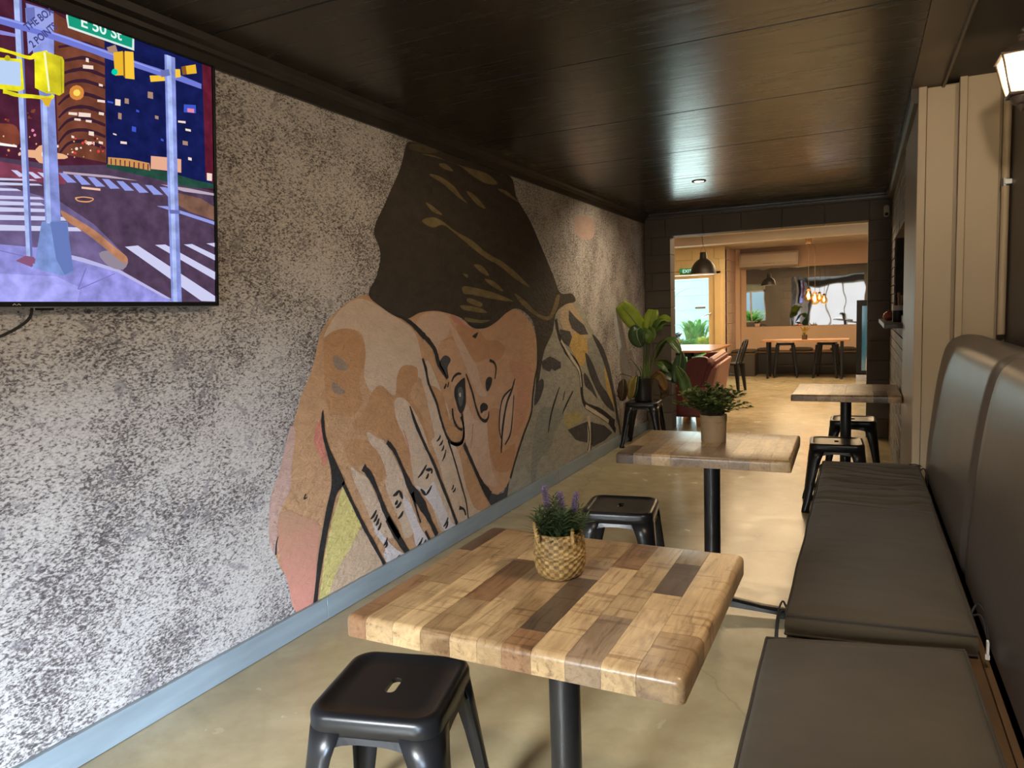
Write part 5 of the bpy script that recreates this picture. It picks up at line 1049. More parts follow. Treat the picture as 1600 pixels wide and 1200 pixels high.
# ---------------- dining tables with staved tops
PALE = (.52, .365, .195); MIDW = (.40, .27, .145); WARMW = (.45, .305, .16); DARKW = (.12, .083, .056); GREYW = (.31, .22, .14); RED = (.31, .175, .09)
def make_table(label, loc, size, cols, pole_r=.034, th=.043, rz=0, group=None, foot_rot=0, ZT=.725):
    t_ = thing('dining_table', label, 'table', (loc[0], loc[1], 0), rz, group)
    sx, sy = size; top = B('tabletop', 'stave', t_, (-sx/2+.012, sx/2-.012, -sy/2+.012, sy/2-.012, ZT-th+.001, ZT-.004)); top.color = (*MIDW, 1)
    x = -sx/2
    for wd, segs in cols:
        x1 = x+wd*sx; y = -sy/2
        for ln, colr in segs:
            y1 = y+ln*sy
            if y1 > sy/2-.004: y1 = sy/2
            bm = bmesh.new(); bmesh.ops.create_cube(bm, size=1)
            g = .0003
            ex_ = [x+(g if x > -sx/2+.001 else 0), (x1-g if x1 < sx/2-.002 else sx/2), y+(g if y > -sy/2+.001 else 0), (y1-g if y1 < sy/2-.002 else sy/2)]
            for v_ in bm.verts: v_.co = Vector((ex_[0] if v_.co.x < 0 else ex_[1], ex_[2] if v_.co.y < 0 else ex_[3], ZT-th if v_.co.z < 0 else ZT))
            es = []
            for e_ in bm.edges:
                a, b = e_.verts[0].co, e_.verts[1].co; m_ = (a+b)/2
                bx = abs(abs(m_.x)-sx/2) < 1e-4; by = abs(abs(m_.y)-sy/2) < 1e-4; tz = abs(m_.z-ZT) < 1e-4
                vert = abs(a.x-b.x) < 1e-5 and abs(a.y-b.y) < 1e-5
                if (tz and (bx or by)) or (vert and bx and by): es.append(e_)
            if es: bmesh.ops.bevel(bm, geom=es, offset=.013, segments=4, affect='EDGES', profile=.5)
            me = bpy.data.meshes.new('plank'); bm.to_mesh(me); bm.free(); me.materials.append(M['stave'])
            me.polygons.foreach_set('use_smooth', [True]*len(me.polygons)); me.set_sharp_from_angle(angle=math.radians(35))
            o = bpy.data.objects.new('plank', me); COL.objects.link(o); o.parent = top
            k = random.uniform(.80, 1.02); o.color = (colr[0]*k, colr[1]*k, colr[2]*k, 1)
            y = y1
        x = x1
    mb = MB(); mb.box(-.18, .18, -.03, .03, ZT-th-.012, ZT-th); mb.box(-.03, .03, -.18, .18, ZT-th-.012, ZT-th); mb.build('mounting_plate', 'pole_black', t_, bevel=.002)
    mb = MB(); mb.lathe([(pole_r, .05), (pole_r, ZT-th-.01)], n=32, cap0=True, cap1=True); mb.build('pole', 'pole_black', t_, smooth=True)
    bs = MB(); bs.lathe([(.001, .075), (.045, .075), (.052, .06), (.055, .035), (.001, .035)], n=24); hub = bs.build('base', 'pole_black', t_, smooth=True)
    for k in range(4):
        a = math.radians(foot_rot+90*k); ca, sa = math.cos(a), math.sin(a); rows = []
        for rr, w_, z0, z1 in ((.03, .030, .030, .068), (.09, .026, .026, .058), (.20, .026, .022, .044), (.285, .030, .020, .038), (.315, .016, .018, .030)):
            rows.append([(ca*rr-sa*q, sa*rr+ca*q, z) for q, z in ((-w_, z0), (-w_, z1-.006), (-w_*.6, z1), (w_*.6, z1), (w_, z1-.006), (w_, z0))])
        mb = MB(); mb.loft(rows); ft = mb.build('foot', 'pole_black', t_, smooth=True)
        mb = MB(); mb.lathe([(.016, 0), (.018, .006), (.014, .020)], (ca*.285, sa*.285, 0), 14, True, True); mb.build('levelling_pad', 'rubber', ft, smooth=True)
    return t_
D, G_, P_, W_, R2, Mi = DARKW, GREYW, PALE, WARMW, RED, MIDW
cols1 = [(.075, [(.38, R2), (.30, Mi), (.32, D)]), (.095, [(.34, P_), (.30, Mi), (.36, W_)]), (.095, [(.62, P_), (.38, Mi)]), (.095, [(.26, Mi), (.40, R2), (.34, P_)]), (.085, [(.30, P_), (.36, Mi), (.34, W_)]),
         (.075, [(.44, W_), (.56, Mi)]), (.085, [(.12, R2), (.44, D), (.18, G_), (.26, Mi)]), (.095, [(.70, P_), (.30, R2)]), (.095, [(.30, G_), (.70, P_)]), (.09, [(.52, P_), (.30, D), (.18, G_)]), (.115, [(.25, Mi), (.75, P_)])]
make_table('square wood-staved table carrying the lavender basket', (-.573, 1.374), (.665, .622), cols1, rz=math.radians(-.3))
def rand_cols(n, seed, dark=.12, base=None):
    rnd = random.Random(seed); out = []
    for i in range(n):
        a = rnd.uniform(.25, .45); b = rnd.uniform(.25, .4)
        pick = lambda: D if rnd.random() < dark else rnd.choice([P_, P_, W_, Mi, G_])
        out.append((1/n, [(a, pick()), (b, pick()), (1-a-b, pick())]))
    return out
cols2 = rand_cols(9, 12, .08); cols2[0] = (1/9, [(.3, D), (.3, Mi), (.4, W_)]); cols2[7] = (1/9, [(.3, W_), (.45, P_), (.25, G_)]); cols2[6] = (1/9, [(.2, G_), (.55, P_), (.25, G_)]); cols2[2] = (1/9, [(.5, P_), (.5, W_)])
make_table('square wood-staved table carrying the paper-potted shrub', (-.567, 3.06), (.67, .59), cols2, rz=math.radians(1))
cols3 = rand_cols(8, 5, .08); cols3[6] = (1/8, [(.4, D), (.6, G_)]); cols3[7] = (1/8, [(.5, Mi), (.5, RED)])
make_table('square wood-staved table set against the beige wall return', (-.088, 5.24), (.635, .70), cols3, foot_rot=45)

# ---------------- lavender in a seagrass basket
lv = thing('lavender_basket', 'artificial lavender in a squat woven seagrass basket on the near table', 'potted plant', (-.592, 1.415, .725), .35)
nb, nr = 128, 44; loops = []
prof = [(.032, .0), (.039, .001), (.045, .004), (.050, .012), (.0535, .024), (.0555, .036), (.0565, .046), (.0585, .053), (.0565, .058), (.0560, .066), (.0550, .076), (.0535, .086), (.0515, .094), (.050, .099)]
pz = smooth_line(prof, 4)
for i, (rr, z) in enumerate(pz):
    L = []
    for k in range(nb):
        a = 2*PI*k/nb; sq = 1+.05*math.cos(4*a)*max(0, 1-z/.05)
        wv_ = .0016*math.sin(a*16+(i//3 % 2)*PI)*(.2, 1, .8)[i % 3]
        L.append(((rr*sq+wv_)*math.cos(a), (rr*sq+wv_)*math.sin(a), z))
    loops.append(L)
inner = [[(x*.9, y*.9, z) for x, y, z in loops[-1]], [(x*.88, y*.88, .075) for x, y, z in loops[-1]]]
mb = MB(); mb.loft(loops+inner, True, False)
for fi, f_i in enumerate(mb.f):
    i_, k_ = divmod(fi, nb)
    if i_ < len(loops)-1 and math.sin(2*PI*(k_+.5)/nb*16+(i_//3 % 2)*PI) < -.1: mb.mi[fi] = 1
mb.build('basket', ['seagrass', 'seagrass_dark'], lv, smooth=True, angle=60)
mb = MB(); mb.lathe([(.001, .08), (.039, .08)], n=24); mb.build('moss', 'soil', lv)
for sg, cx_ in ((1, -.042), (-1, .030)):
    mb = MB(); pth = []
    for k in range(15):
        a = PI*k/14; pth.append((cx_+(-.010 if sg > 0 else 0)*math.sin(a), -.018+.030*math.cos(a)*sg-(.0 if sg > 0 else .006), .088+.034*math.sin(a)*(1 if sg > 0 else .5)))
    for ph in (0, PI):
        q = [(x+.0022*math.cos(i*1.3+ph), y, z+.0022*math.sin(i*1.3+ph)) for i, (x, y, z) in enumerate(smooth_line(pth, 3))]
        mb.tube(q, .0026, 6)
    mb.build('rope_handle', 'seagrass', lv, smooth=True)
rnd = random.Random(3); fo = MB()
def needle(mb, p, d, L_, w_):
    d = d.normalized(); s_ = d.cross(Vector((0, 0, 1)))
    if s_.length < .1: s_ = d.cross(Vector((1, 0, 0)))
    s_.normalize(); p = Vector(p); m_ = p+d*L_*.5; e = p+d*L_+Vector((0, 0, -L_*.12))
    mb.add([p, m_-s_*w_, m_+s_*w_, e], [(0, 1, 3, 2)])
stems = [((-.016, .0, .08), (-.030, -.002, .196), 1), ((.016, .004, .08), (.004, .0, .182), 1), ((.024, -.004, .08), (.040, .004, .180), 1), ((-.002, .02, .08), (-.012, .02, .17), 0), ((.0, -.02, .08), (.014, -.030, .15), 0), ((.02, .02, .08), (.046, .030, .14), 0), ((-.02, -.015, .08), (-.05, -.03, .14), 0), ((-.022, .016, .08), (-.045, .034, .135), 0), ((.028, -.012, .08), (.060, -.018, .135), 0), ((.0, .0, .08), (-.006, -.008, .165), 0)]
for a, b, sp_ in stems:
    a, b = Vector(a), Vector(b); n_ = 84 if sp_ else 80
    for k in range(n_):
        u_ = k/n_*(.60 if sp_ else 1.0); p = a.lerp(b, u_); an = k*2.4; tilt = rnd.uniform(.35, .9)
        d = Vector((math.cos(an), math.sin(an), tilt)); needle(fo, p, d, rnd.uniform(.022, .046)*(1-.30*u_), .0022)
for k in range(80):
    an = rnd.uniform(0, 2*PI); p = Vector((.02*math.cos(an), .02*math.sin(an), .084)); d = Vector((math.cos(an), math.sin(an), rnd.uniform(.25, 1.1))); needle(fo, p, d, rnd.uniform(.045, .085), .0024)
f_ = fo.build('foliage', 'lavender_green', lv); f_['kind'] = 'stuff'
for a, b, sp_ in stems:
    if not sp_: continue
    a, b = Vector(a), Vector(b); mb = MB(); mb.tube([a, a.lerp(b, .6), b], .0012, 5); sm = mb.build('stem', 'stem_green', lv)
    fl_ = MB()
    for k in range(11):
        u_ = .60+.40*k/10; c_ = a.lerp(b, u_); rr = .0060*(1-.55*((k-3)/8)**2 if k > 3 else 1)
        for j in range(7):
            an = j*2*PI/7+k*.45; d = Vector((math.cos(an), math.sin(an), .55)).normalized(); q = c_+d*rr
            s_ = .0022
            fl_.add([q+Vector((s_, 0, 0)), q+Vector((-s_, 0, 0)), q+Vector((0, s_, 0)), q+Vector((0, -s_, 0)), q+d*.0045, c_+d*.002], [(0, 2, 4), (2, 1, 4), (1, 3, 4), (3, 0, 4), (2, 0, 5), (1, 2, 5), (3, 1, 5), (0, 3, 5)])
    fl_.build('flower_spike', 'lavender_purple', lv)

# ---------------- paper-potted shrub on the second table
def sprig_plant(name, label, loc, pot_r, pot_h, pot_m, n, spread, height, leaf, m, seed, rim=True, sq=False):
    t_ = thing(name, label, 'potted plant', loc); rnd = random.Random(seed); mb = MB()
    pr = [(pot_r*.93, 0), (pot_r*.96, .002), (pot_r*.985, pot_h*.5), (pot_r, pot_h*.74)] + ([(pot_r*1.035, pot_h*.75), (pot_r*1.04, pot_h), (pot_r*.97, pot_h), (pot_r*.95, pot_h*.85)] if rim else [(pot_r, pot_h), (pot_r*.93, pot_h), (pot_r*.9, pot_h*.85)])
    mb.lathe(pr, n=4 if sq else 40, cap0=True); p_ = mb.build('pot', pot_m, t_, smooth=not sq, angle=40)
    if sq: p_.rotation_euler = (0, 0, PI/4)
    mb = MB(); mb.lathe([(.0005, pot_h*.88), (pot_r*.93, pot_h*.88)], n=4 if sq else 20); s_ = mb.build('soil', 'soil', t_)
    if sq: s_.rotation_euler = (0, 0, PI/4)
    fo = MB(); sm = MB()
    for i in range(n):
        a = rnd.uniform(0, 2*PI); r_ = spread*math.sqrt(rnd.random()); h_ = height*rnd.uniform(.45, 1)*(1-.45*(r_/spread)**2)
        b0 = Vector((rnd.uniform(-.4, .4)*pot_r, rnd.uniform(-.4, .4)*pot_r, pot_h*.85)); e = Vector((r_*math.cos(a), r_*math.sin(a), pot_h+h_)); mid = b0.lerp(e, .5)+Vector((0, 0, h_*.22))
        q = smooth_line([tuple(b0), tuple(mid), tuple(e)], 5); sm.tube(q, .0009, 4, False)
        for k in range(3, len(q)):
            for sg in (0, 1, 2):
                p = Vector(q[k]); an = rnd.uniform(0, 2*PI); d = Vector((math.cos(an), math.sin(an), rnd.uniform(-.2, .7))).normalized(); l_ = leaf*rnd.uniform(.6, 1.15)
                s2 = d.cross(Vector((rnd.uniform(-.4, .4), rnd.uniform(-.4, .4), 1))).normalized()*l_*.36
                fo.add([p, p+d*l_*.35+s2, p+d*l_*.75+s2*.7, p+d*l_, p+d*l_*.75-s2*.7, p+d*l_*.35-s2], [(0, 1, 2, 3, 4, 5)])
    o_ = sm.build('stem', 'stem_brown', t_); o_['kind'] = 'stuff'
    o_ = fo.build('foliage', m, t_); o_['kind'] = 'stuff'; return t_
sprig_plant('potted_shrub', 'small bushy green plant in a brown paper pot on the middle table', (-.569, 3.115, .725), .054, .118, 'paper_pot', 120, .155, .14, .021, 'sprig_green', 5)

# ---------------- banana plant on the stool by the opening
bp = thing('banana_plant', 'tall banana plant with broad leaves in a black pot on a stool by the opening', 'potted plant', (-1.875, 6.68, .430))
O_ = bp.location.copy()
mb = MB(); mb.lathe([(.078, 0), (.085, .004), (.097, .10), (.102, .195), (.105, .20), (.107, .225), (.101, .228), (.098, .2), (.096, .18)], n=40, cap0=True)
mb.build('pot', 'pot_black', bp, smooth=True, angle=50)
mb = MB(); mb.lathe([(.0005, .19), (.098, .19)], n=24); mb.build('soil', 'soil', bp)
def rel(px, py, Y): return at(px, py, Y)-O_
def big_leaf(m, pts, width, fold=.22, prof=None, up=(0, -1, .3), wav=.004, name='leaf'):
    mb = MB(); leaf_strip(mb, [rel(*p) for p in pts], width*1.12, fold, up, prof, wav=wav)
    o = mb.build(name, m, bp, smooth=True, angle=180, solid=.0015)
    rb = MB(); q = smooth_line([tuple(rel(*p)) for p in pts], 4); n = len(q); rb.tube([Vector(p)+Vector((0, -.003, 0)) for p in q], [.0055*(1-.8*i/(n-1)) for i in range(n)], 6)
    rb.build('midrib', 'stem_green', o, smooth=True)
def stalk(pts, r0=.011, r1=.006, m='stem_green'):
    q = smooth_line([tuple(rel(*p)) for p in pts], 4); n = len(q); mb = MB()
    mb.tube(q, [r0+(r1-r0)*i/(n-1) for i in range(n)], 8); mb.build('stalk', m, bp, smooth=True)
flat = lambda u: (math.sin(PI*min(1, u*.78+.10)))**.55
tip = lambda u: math.sin(PI*min(.98, max(.02, u)))**.6
Y0 = 6.68
stalk([(1006, 600, Y0), (1007, 560, Y0), (1006, 540, Y0), (1003, 515, Y0)], .016, .007); stalk([(1009, 600, Y0+.02), (1011, 565, Y0), (1012, 535, Y0-.02)], .012, .006)
stalk([(1002, 600, Y0-.02), (1000, 580, Y0-.04), (985, 560, Y0-.10)], .009, .004); stalk([(1012, 600, Y0), (1014, 570, Y0), (1016, 520, Y0)], .009, .005)
stalk([(1012, 600, Y0), (1022, 560, Y0-.03), (1030, 540, Y0-.06), (1042, 530, Y0-.08)], .009, .006)
stalk([(1004, 600, Y0), (1004, 585, Y0-.02), (1001, 572, Y0-.05)], .005, .003)
big_leaf('leaf_bright', [(1003, 517, Y0), (992, 503, Y0-.03), (980, 488, Y0-.06), (969, 475, Y0-.10)], .078, .12, flat, (0, -1, .5))
big_leaf('leaf_bright', [(1013, 520, Y0), (1015, 505, Y0), (1019, 492, Y0+.02), (1021, 484, Y0+.04)], .062, .12, lambda u: (math.sin(PI*min(1, u*.62+.22)))**.6, (0, -1, .2))
big_leaf('leaf_bright', [(1024, 512, Y0), (1030, 502, Y0), (1039, 498, Y0), (1048, 502, Y0)], .050, .25, tip, (0, -.6, 1))
big_leaf('leaf_mid', [(1016, 522, Y0), (1026, 512, Y0-.02), (1032, 505, Y0-.02), (1040, 503, Y0-.02)], .050, .15, tip, (0, -1, .3))
big_leaf('leaf_deep', [(1000, 512, Y0-.03), (995, 518, Y0-.08), (997, 530, Y0-.12), (1003, 542, Y0-.14)], .072, .3, tip, (0, -1, -.1))
big_leaf('leaf_mid', [(1004, 514, Y0-.03), (1006, 520, Y0-.06), (1005, 530, Y0-.07), (1004, 538, Y0-.08)], .05, .3, tip, (0, -1, .1))
big_leaf('leaf_mid', [(1012, 514, Y0-.03), (1016, 520, Y0-.08), (1014, 528, Y0-.10), (1010, 536, Y0-.10)], .055, .35, tip, (0, -1, .1))
big_leaf('leaf_mid', [(1040, 530, Y0-.06), (1050, 533, Y0-.08), (1057, 543, Y0-.10), (1063, 552, Y0-.12)], .040, .3, tip, (0, -.8, .8))
big_leaf('leaf_deep', [(1064, 550, Y0-.10), (1063, 566, Y0-.13), (1059, 585, Y0-.15), (1055, 598, Y0-.16)], .058, .2, tip, (0, -1, .1))
big_leaf('leaf_mid', [(1056, 572, Y0-.14), (1068, 592, Y0-.16), (1073, 612, Y0-.17), (1072, 628, Y0-.17)], .050, .25, tip, (0, -1, .1))
big_leaf('leaf_dry', [(1072, 618, Y0-.175), (1072, 625, Y0-.178), (1070, 632, Y0-.18)], .026, .3, tip, (0, -1, .1), .01)
big_leaf('leaf_mid', [(1026, 566, Y0+.02), (1036, 570, Y0), (1045, 576, Y0), (1054, 582, Y0)], .050, .2, tip, (0, -.8, .6))
big_leaf('leaf_deep', [(1022, 590, Y0), (1034, 585, Y0-.03), (1046, 588, Y0-.04), (1056, 598, Y0-.06)], .055, .2, tip, (0, -.8, .6))
big_leaf('leaf_deep', [(1024, 560, Y0), (1030, 545, Y0-.03), (1036, 536, Y0-.05), (1044, 530, Y0-.06)], .030, .2, tip, (0, -1, .4))
big_leaf('leaf_dry', [(1018, 592, Y0-.1), (1028, 586, Y0-.13), (1036, 596, Y0-.14), (1040, 612, Y0-.14)], .038, .5, tip, (0, -1, .3), .012)
big_leaf('leaf_brown', [(1030, 595, Y0-.1), (1037, 602, Y0-.12), (1040, 612, Y0-.13), (1033, 622, Y0-.13)], .040, .5, tip, (0, -1, .1), .012)
big_leaf('leaf_yellow', [(993, 588, Y0-.12), (988, 598, Y0-.15), (986, 612, Y0-.16), (984, 624, Y0-.16)], .040, .3, tip, (0, -1, .1))
big_leaf('leaf_deep', [(996, 586, Y0-.11), (993, 598, Y0-.14), (991, 612, Y0-.15), (988, 622, Y0-.15)], .030, .2, tip, (0, -1, .1))
big_leaf('leaf_brown', [(974, 592, Y0-.20), (974, 604, Y0-.22), (973, 618, Y0-.22), (970, 626, Y0-.22)], .045, .5, tip, (0, -1, .1), .012)
stalk([(1003, 596, Y0-.06), (985, 588, Y0-.12), (969, 585, Y0-.16), (967, 594, Y0-.18)], .003, .0025, 'leaf_brown')

# ---------------- bench, cushions, padded back
bn = thing('wall_bench', 'built-in timber bench running beneath the grey-brown seat cushions', 'bench', (.1, 1.8, 0))
B('seat_board', 'bench_ply', bn, (-.27, .17, -2.3, 2.20, .405, .425), (.17, .185, -2.3, 2.20, .405, .432), bevel=.002)
B('front_panel', 'bench_dark', bn, (-.255, -.235, -2.3, 2.18, .06, .405), (-.235, .4, 2.16, 2.18, .06, .405)); B('plinth', 'bench_dark', bn, (-.21, .4, -2.28, 2.12, 0, .06))
def cushion(label, x0, x1, y0, y1, z0, z1, ruck, seed, rz=0, skew=(0, 0)):
    cx, cy = (x0+x1)/2, (y0+y1)/2; c_ = thing('seat_cushion', label, 'cushion', (cx, cy, z0), rz, 'bench seat cushions')
    hx, hy, h = (x1-x0)/2, (y1-y0)/2, z1-z0; nx, ny = 30, max(60, int((y1-y0)*170)); mb = MB()
    def crn(u):
        return min(1, (1-abs(u))/.06)
    def top(i, j):
        u = -1+2*i/nx; v_ = -1+2*j/ny; x = u*hx; y = v_*hy
        e = (min(1, (1-abs(u))*hx/.05)**.5)*(min(1, (1-abs(v_))*hy/.05)**.5)
        z = h-.010+.016*e*(1-.5*u*u*.4)
        wr_ = ruck(v_)
        if wr_: z += e*wr_*(.005*math.sin(y*23+3*noise.noise((x*1.2, y*3, seed+9)))-.019*(.35+.65*abs(noise.noise((x*2.5+3, y*6, seed))*2))*(1-abs(math.sin(y*30+1.0*math.sin(u*2.1+1)+4*noise.noise((x*1.8, y*5, seed)))))**4 + .003*noise.noise((x*3, y*40, seed)))
        z += e*.004*noise.noise((x*5, y*4, seed))+e*.0009*noise.noise((x*9, y*24, seed+3))
        yy_ = y+.004*noise.noise((x*4, seed, 1))+u*(skew[0]*max(0, -v_)**2+skew[1]*max(0, v_)**2); xx_ = x+.004*noise.noise((y*4, seed, 2))*(abs(u) > .9)
        return (xx_, yy_, z)
    g = [[top(i, j) for i in range(nx+1)] for j in range(ny+1)]
    for j in range(ny):
        for i in range(nx): mb.add([g[j][i], g[j][i+1], g[j+1][i+1], g[j+1][i]], [(0, 1, 2, 3)])
    per = [g[0][i] for i in range(nx+1)]+[g[j][nx] for j in range(1, ny+1)]+[g[ny][i] for i in range(nx-1, -1, -1)]+[g[j][0] for j in range(ny-1, 0, -1)]
    low = [(x*1.004, y*1.001, .004) for x, y, z in per]; mid = [(x*1.015, y*1.003, z*.5) for x, y, z in per]
    mb.loft([low, mid, per], True, False); bm = None
    o = mb.build('cover', 'cushion_cloth', c_, smooth=True, angle=60)
    w_ = o.modifiers.new('weld', 'WELD'); w_.merge_threshold = .0004
    for nm, L_, dz in (('piping', per, .001), ('piping', low, .003)):
        mb = MB(); q = [Vector((x, y, z+dz)) for x, y, z in L_[::2]]; mb.tube(q+[q[0]], .0035, 6, False); mb.build(nm, 'piping_cloth', c_, smooth=True)
    return c_
cushion('grey-brown seat cushion at the near end of the bench, cut off by the frame', -.192, .236, .62, 1.835, .425, .494, lambda v_: max(0, -v_-.1)*.5, 3, math.radians(1.0), (0, .045))
cushion('long rucked grey-brown seat cushion at the far end of the bench', -.172, .262, 1.965, 3.985, .425, .494, lambda v_: max(0, min(1, (v_+.02)*5))*(1.0 if v_ < .6 else .7), 8, 0, (.02, 0))
def tie(label, paths):
    mb = MB()
    for p in paths: mb.tube(smooth_line(p, 5), .0028, 6)
    return tag(mb.build('cushion_tie', 'cord_black', smooth=True), label, 'cushion tie', 'cushion ties')
tie('black tie cord hanging off the near front corner of the long cushion', [[(-.172, 1.99, .478), (-.185, 2.00, .498), (-.196, 1.97, .46), (-.198, 1.93, .38), (-.196, 1.90, .28)], [(-.172, 1.99, .478), (-.19, 1.985, .47), (-.193, 1.93, .40), (-.188, 1.89, .33)]])
tie('knotted tie cord at the far front corner of the long cushion', [[(-.172, 3.90, .48), (-.178, 3.86, .49), (-.20, 3.74, .46), (-.21, 3.66, .43)], [(-.172, 3.90, .48), (-.182, 3.84, .47), (-.195, 3.60, .40)]])
tie('tie cord looped against the padded back beside the long cushion', [[(.262, 2.12, .478), (.28, 2.14, .505), (.292, 2.08, .50), (.288, 2.0, .46)], [(.262, 2.12, .478), (.285, 2.10, .488), (.29, 2.02, .45)]])
tie('tie cord knotted behind the far rear corner of the long cushion', [[(.262, 3.90, .48), (.275, 3.88, .497), (.284, 3.82, .48), (.28, 3.72, .45)], [(.20, 3.985, .485), (.24, 3.97, .497), (.268, 3.93, .497)]])
cl_ = MB(); cl_.box(.272, .277, 1.915, 1.93, .466, .500); cl_.box(.270, .279, 1.918, 1.928, .455, .466); tag(cl_.build('care_label', 'label_white', bevel=.001), 'small white care label on the long cushion corner', 'label')
bk_ = thing('padded_backrest', 'tall rounded dark vinyl back of the bench', 'bench back', (.30, 1.8, .432))
def pad(y0, y1, r_end0, r_end1, nm='back_pad'):
    prof = [(.00, 0), (-.010, .03), (-.006, .15), (.012, .35), (.030, .50), (.048, .60), (.066, .655), (.095, .685), (.14, .70), (.20, .695), (.24, .675), (.270, .640)]
    pz = smooth_line(prof, 4); n = 30; rows = []
    for j in range(n+1):
        y = y0+(y1-y0)*j/n; d0 = (y-y0); d1 = (y1-y)
        s_ = 1.0
        for d, rr in ((d0, r_end0), (d1, r_end1)):
            if rr and d < rr: s_ = min(s_, math.sqrt(max(0, 1-((rr-d)/rr)**2)))
        ins = (1-s_)*.035
        rows.append([(x+ins*(1-i/len(pz)*.0), y-1.8, z-(ins*.9 if z > .5 else ins*.2)+.0025*noise.noise((y*3, z*5, 0))) for i, (x, z) in enumerate(pz)]+[(.278, y-1.8, 0)])
    mb = MB(); mb.loft(rows, True, True, closed=False)
    mb.build(nm, 'vinyl', bk_, smooth=True, angle=50)
pad(3.30+0, 4.0, .0, .06) if False else None
pad(2.535, 4.0, .05, .06); pad(1.03, 2.525, .05, .05); pad(-.5, 1.02, .05, .05)

# ---------------- wall lantern
ln = thing('wall_lantern', 'lit bronze carriage lantern with pale panes on the plum wall', 'wall lamp', (.492, 3.10, 2.04))
ln.scale = (.68, .68, .68)
mb = MB()
def sqr(h, z): return [(h, h, z), (-h, h, z), (-h, -h, z), (h, -h, z)]
mb.loft([sqr(.110, .125), sqr(.113, .132), sqr(.100, .145), sqr(.060, .175), sqr(.026, .20), sqr(.020, .225)]); mb.build('roof', 'lantern_bronze', ln, bevel=.003)
mb = MB(); mb.lathe([(.02, .225), (.026, .235), (.012, .25), (.014, .262), (.0005, .275)], n=16); mb.build('finial', 'lantern_bronze', ln, smooth=True)
zt, zb, ht, hb = .125, -.055, .100, .058
for sx in (-1, 1):
    for sy in (-1, 1):
        mb = MB(); mb.tube([(sx*ht, sy*ht, zt), (sx*hb, sy*hb, zb)], .0055, 6); mb.build('frame_bar', 'lantern_bronze', ln)
for k in range(4):
    R_ = Matrix.Rotation(PI/2*k, 4, 'Z'); mb = MB(); mb.poly([R_ @ Vector(p) for p in ((ht-.003, -ht+.004, zt), (ht-.003, ht-.004, zt), (hb-.003, hb-.004, zb), (hb-.003, -hb+.004, zb))]); mb.build('pane', 'lantern_glass', ln)
mb = MB(); mb.loft([sqr(.064, -.052), sqr(.066, -.062), sqr(.060, -.068)]); mb.build('lower_rim', 'lantern_bronze', ln, bevel=.002)
mb = MB(); mb.lathe([(.050, -.066), (.047, -.085), (.036, -.104), (.020, -.110), (.017, -.118), (.008, -.132), (.0005, -.148)], n=20, cap0=True); mb.build('bottom_cup', 'lantern_bronze', ln, smooth=True)
mb = MB(); mb.tube([(0, 0, -.09), (.05, 0, -.13), (.10, 0, -.10), (.140, 0, -.02)], .009, 8); mb.build('arm', 'lantern_bronze', ln, smooth=True)
mb = MB(); mb.box(.132, .147, -.05, .05, -.12, .10); mb.build('wall_plate', 'lantern_bronze', ln, bevel=.006)
mb = MB(); mb.lathe([(.0005, -.02), (.018, -.01), (.027, .02), (.022, .045), (.0005, .055)], n=16); mb.build('bulb', 'bulb_glow', ln, smooth=True)
# ---------------- ceiling downlight
dl = thing('ceiling_downlight', 'small lit round downlight in the dark ceiling', 'ceiling light', (-1.17, 5.87, ZC))
mb = MB(); mb.lathe([(.036, 0), (.044, -.006), (.052, -.007), (.056, -.003), (.056, 0)], n=28); mb.build('rim', 'lantern_bronze', dl, smooth=True)
mb = MB(); mb.lathe([(.0005, -.004), (.036, -.004)], n=20); mb.build('lamp', 'downlight_glow', dl)
# ---------------- security camera
sc_ = thing('security_camera', 'small white capsule security camera high in the dark corner', 'camera', (.196, YE, 2.13))
mb = MB(); mb.loft([[(x, -.05, z) for x, z in [(.024*math.cos(2*PI*k/20), .03*(1 if math.sin(2*PI*k/20) > 0 else -1)+.024*math.sin(2*PI*k/20)) for k in range(20)]], [(x, -.008, z) for x, z in [(.024*math.cos(2*PI*k/20), .03*(1 if math.sin(2*PI*k/20) > 0 else -1)+.024*math.sin(2*PI*k/20)) for k in range(20)]]])
mb.build('body', 'white_plastic', sc_, bevel=.003, smooth=True); mb = MB()
mb.loft([[(.015*math.cos(2*PI*k/18), y, -.03+.015*math.sin(2*PI*k/18)) for k in range(18)] for y in (-.054, -.048)]); mb.build('lens', 'fridge_black', sc_)
mb = MB(); mb.box(-.012, .012, -.008, 0, -.02, .03); mb.build('mount', 'white_plastic', sc_)

# ---------------- servery shelf and what stands on it
sh = B('servery_shelf', 'shelf_dark', None, (.128, .40, 5.13, 6.70, 1.128, 1.158), bevel=.003); tag(sh, 'dark timber shelf jutting from the brick wall under the hatch', 'shelf')
def stand(name, label, cat, loc, prof, m, n=24, extra=None):
    t_ = thing(name, label, cat, loc); mb = MB(); mb.lathe(prof, n=n, cap0=True, cap1=True); mb.build('body', m, t_, smooth=True, angle=50)
    if extra: extra(t_)
    return t_
stand('red_pot', 'small glossy red round pot at the outer edge of the shelf', 'pot', (.185, 6.1, 1.158), [(.018, 0), (.036, .012), (.042, .03), (.036, .05), (.020, .060), (.016, .066)], 'red_gloss',
      extra=lambda t_: MB().tube([(0, 0, .066), (0, 0, .078)], [.009, .006], 10).build('lid_knob', 'red_gloss', t_, smooth=True))
stand('red_pot', 'second red round pot, behind the black utensil jar', 'pot', (.235, 6.25, 1.158), [(.018, 0), (.036, .012), (.042, .03), (.036, .05), (.020, .060), (.016, .066)], 'red_gloss')
uj = stand('utensil_jar', 'black jar with a white rim holding pale wooden utensils on the shelf', 'jar', (.225, 5.55, 1.158), [(.034, 0), (.036, .005), (.036, .085)], 'pot_black')
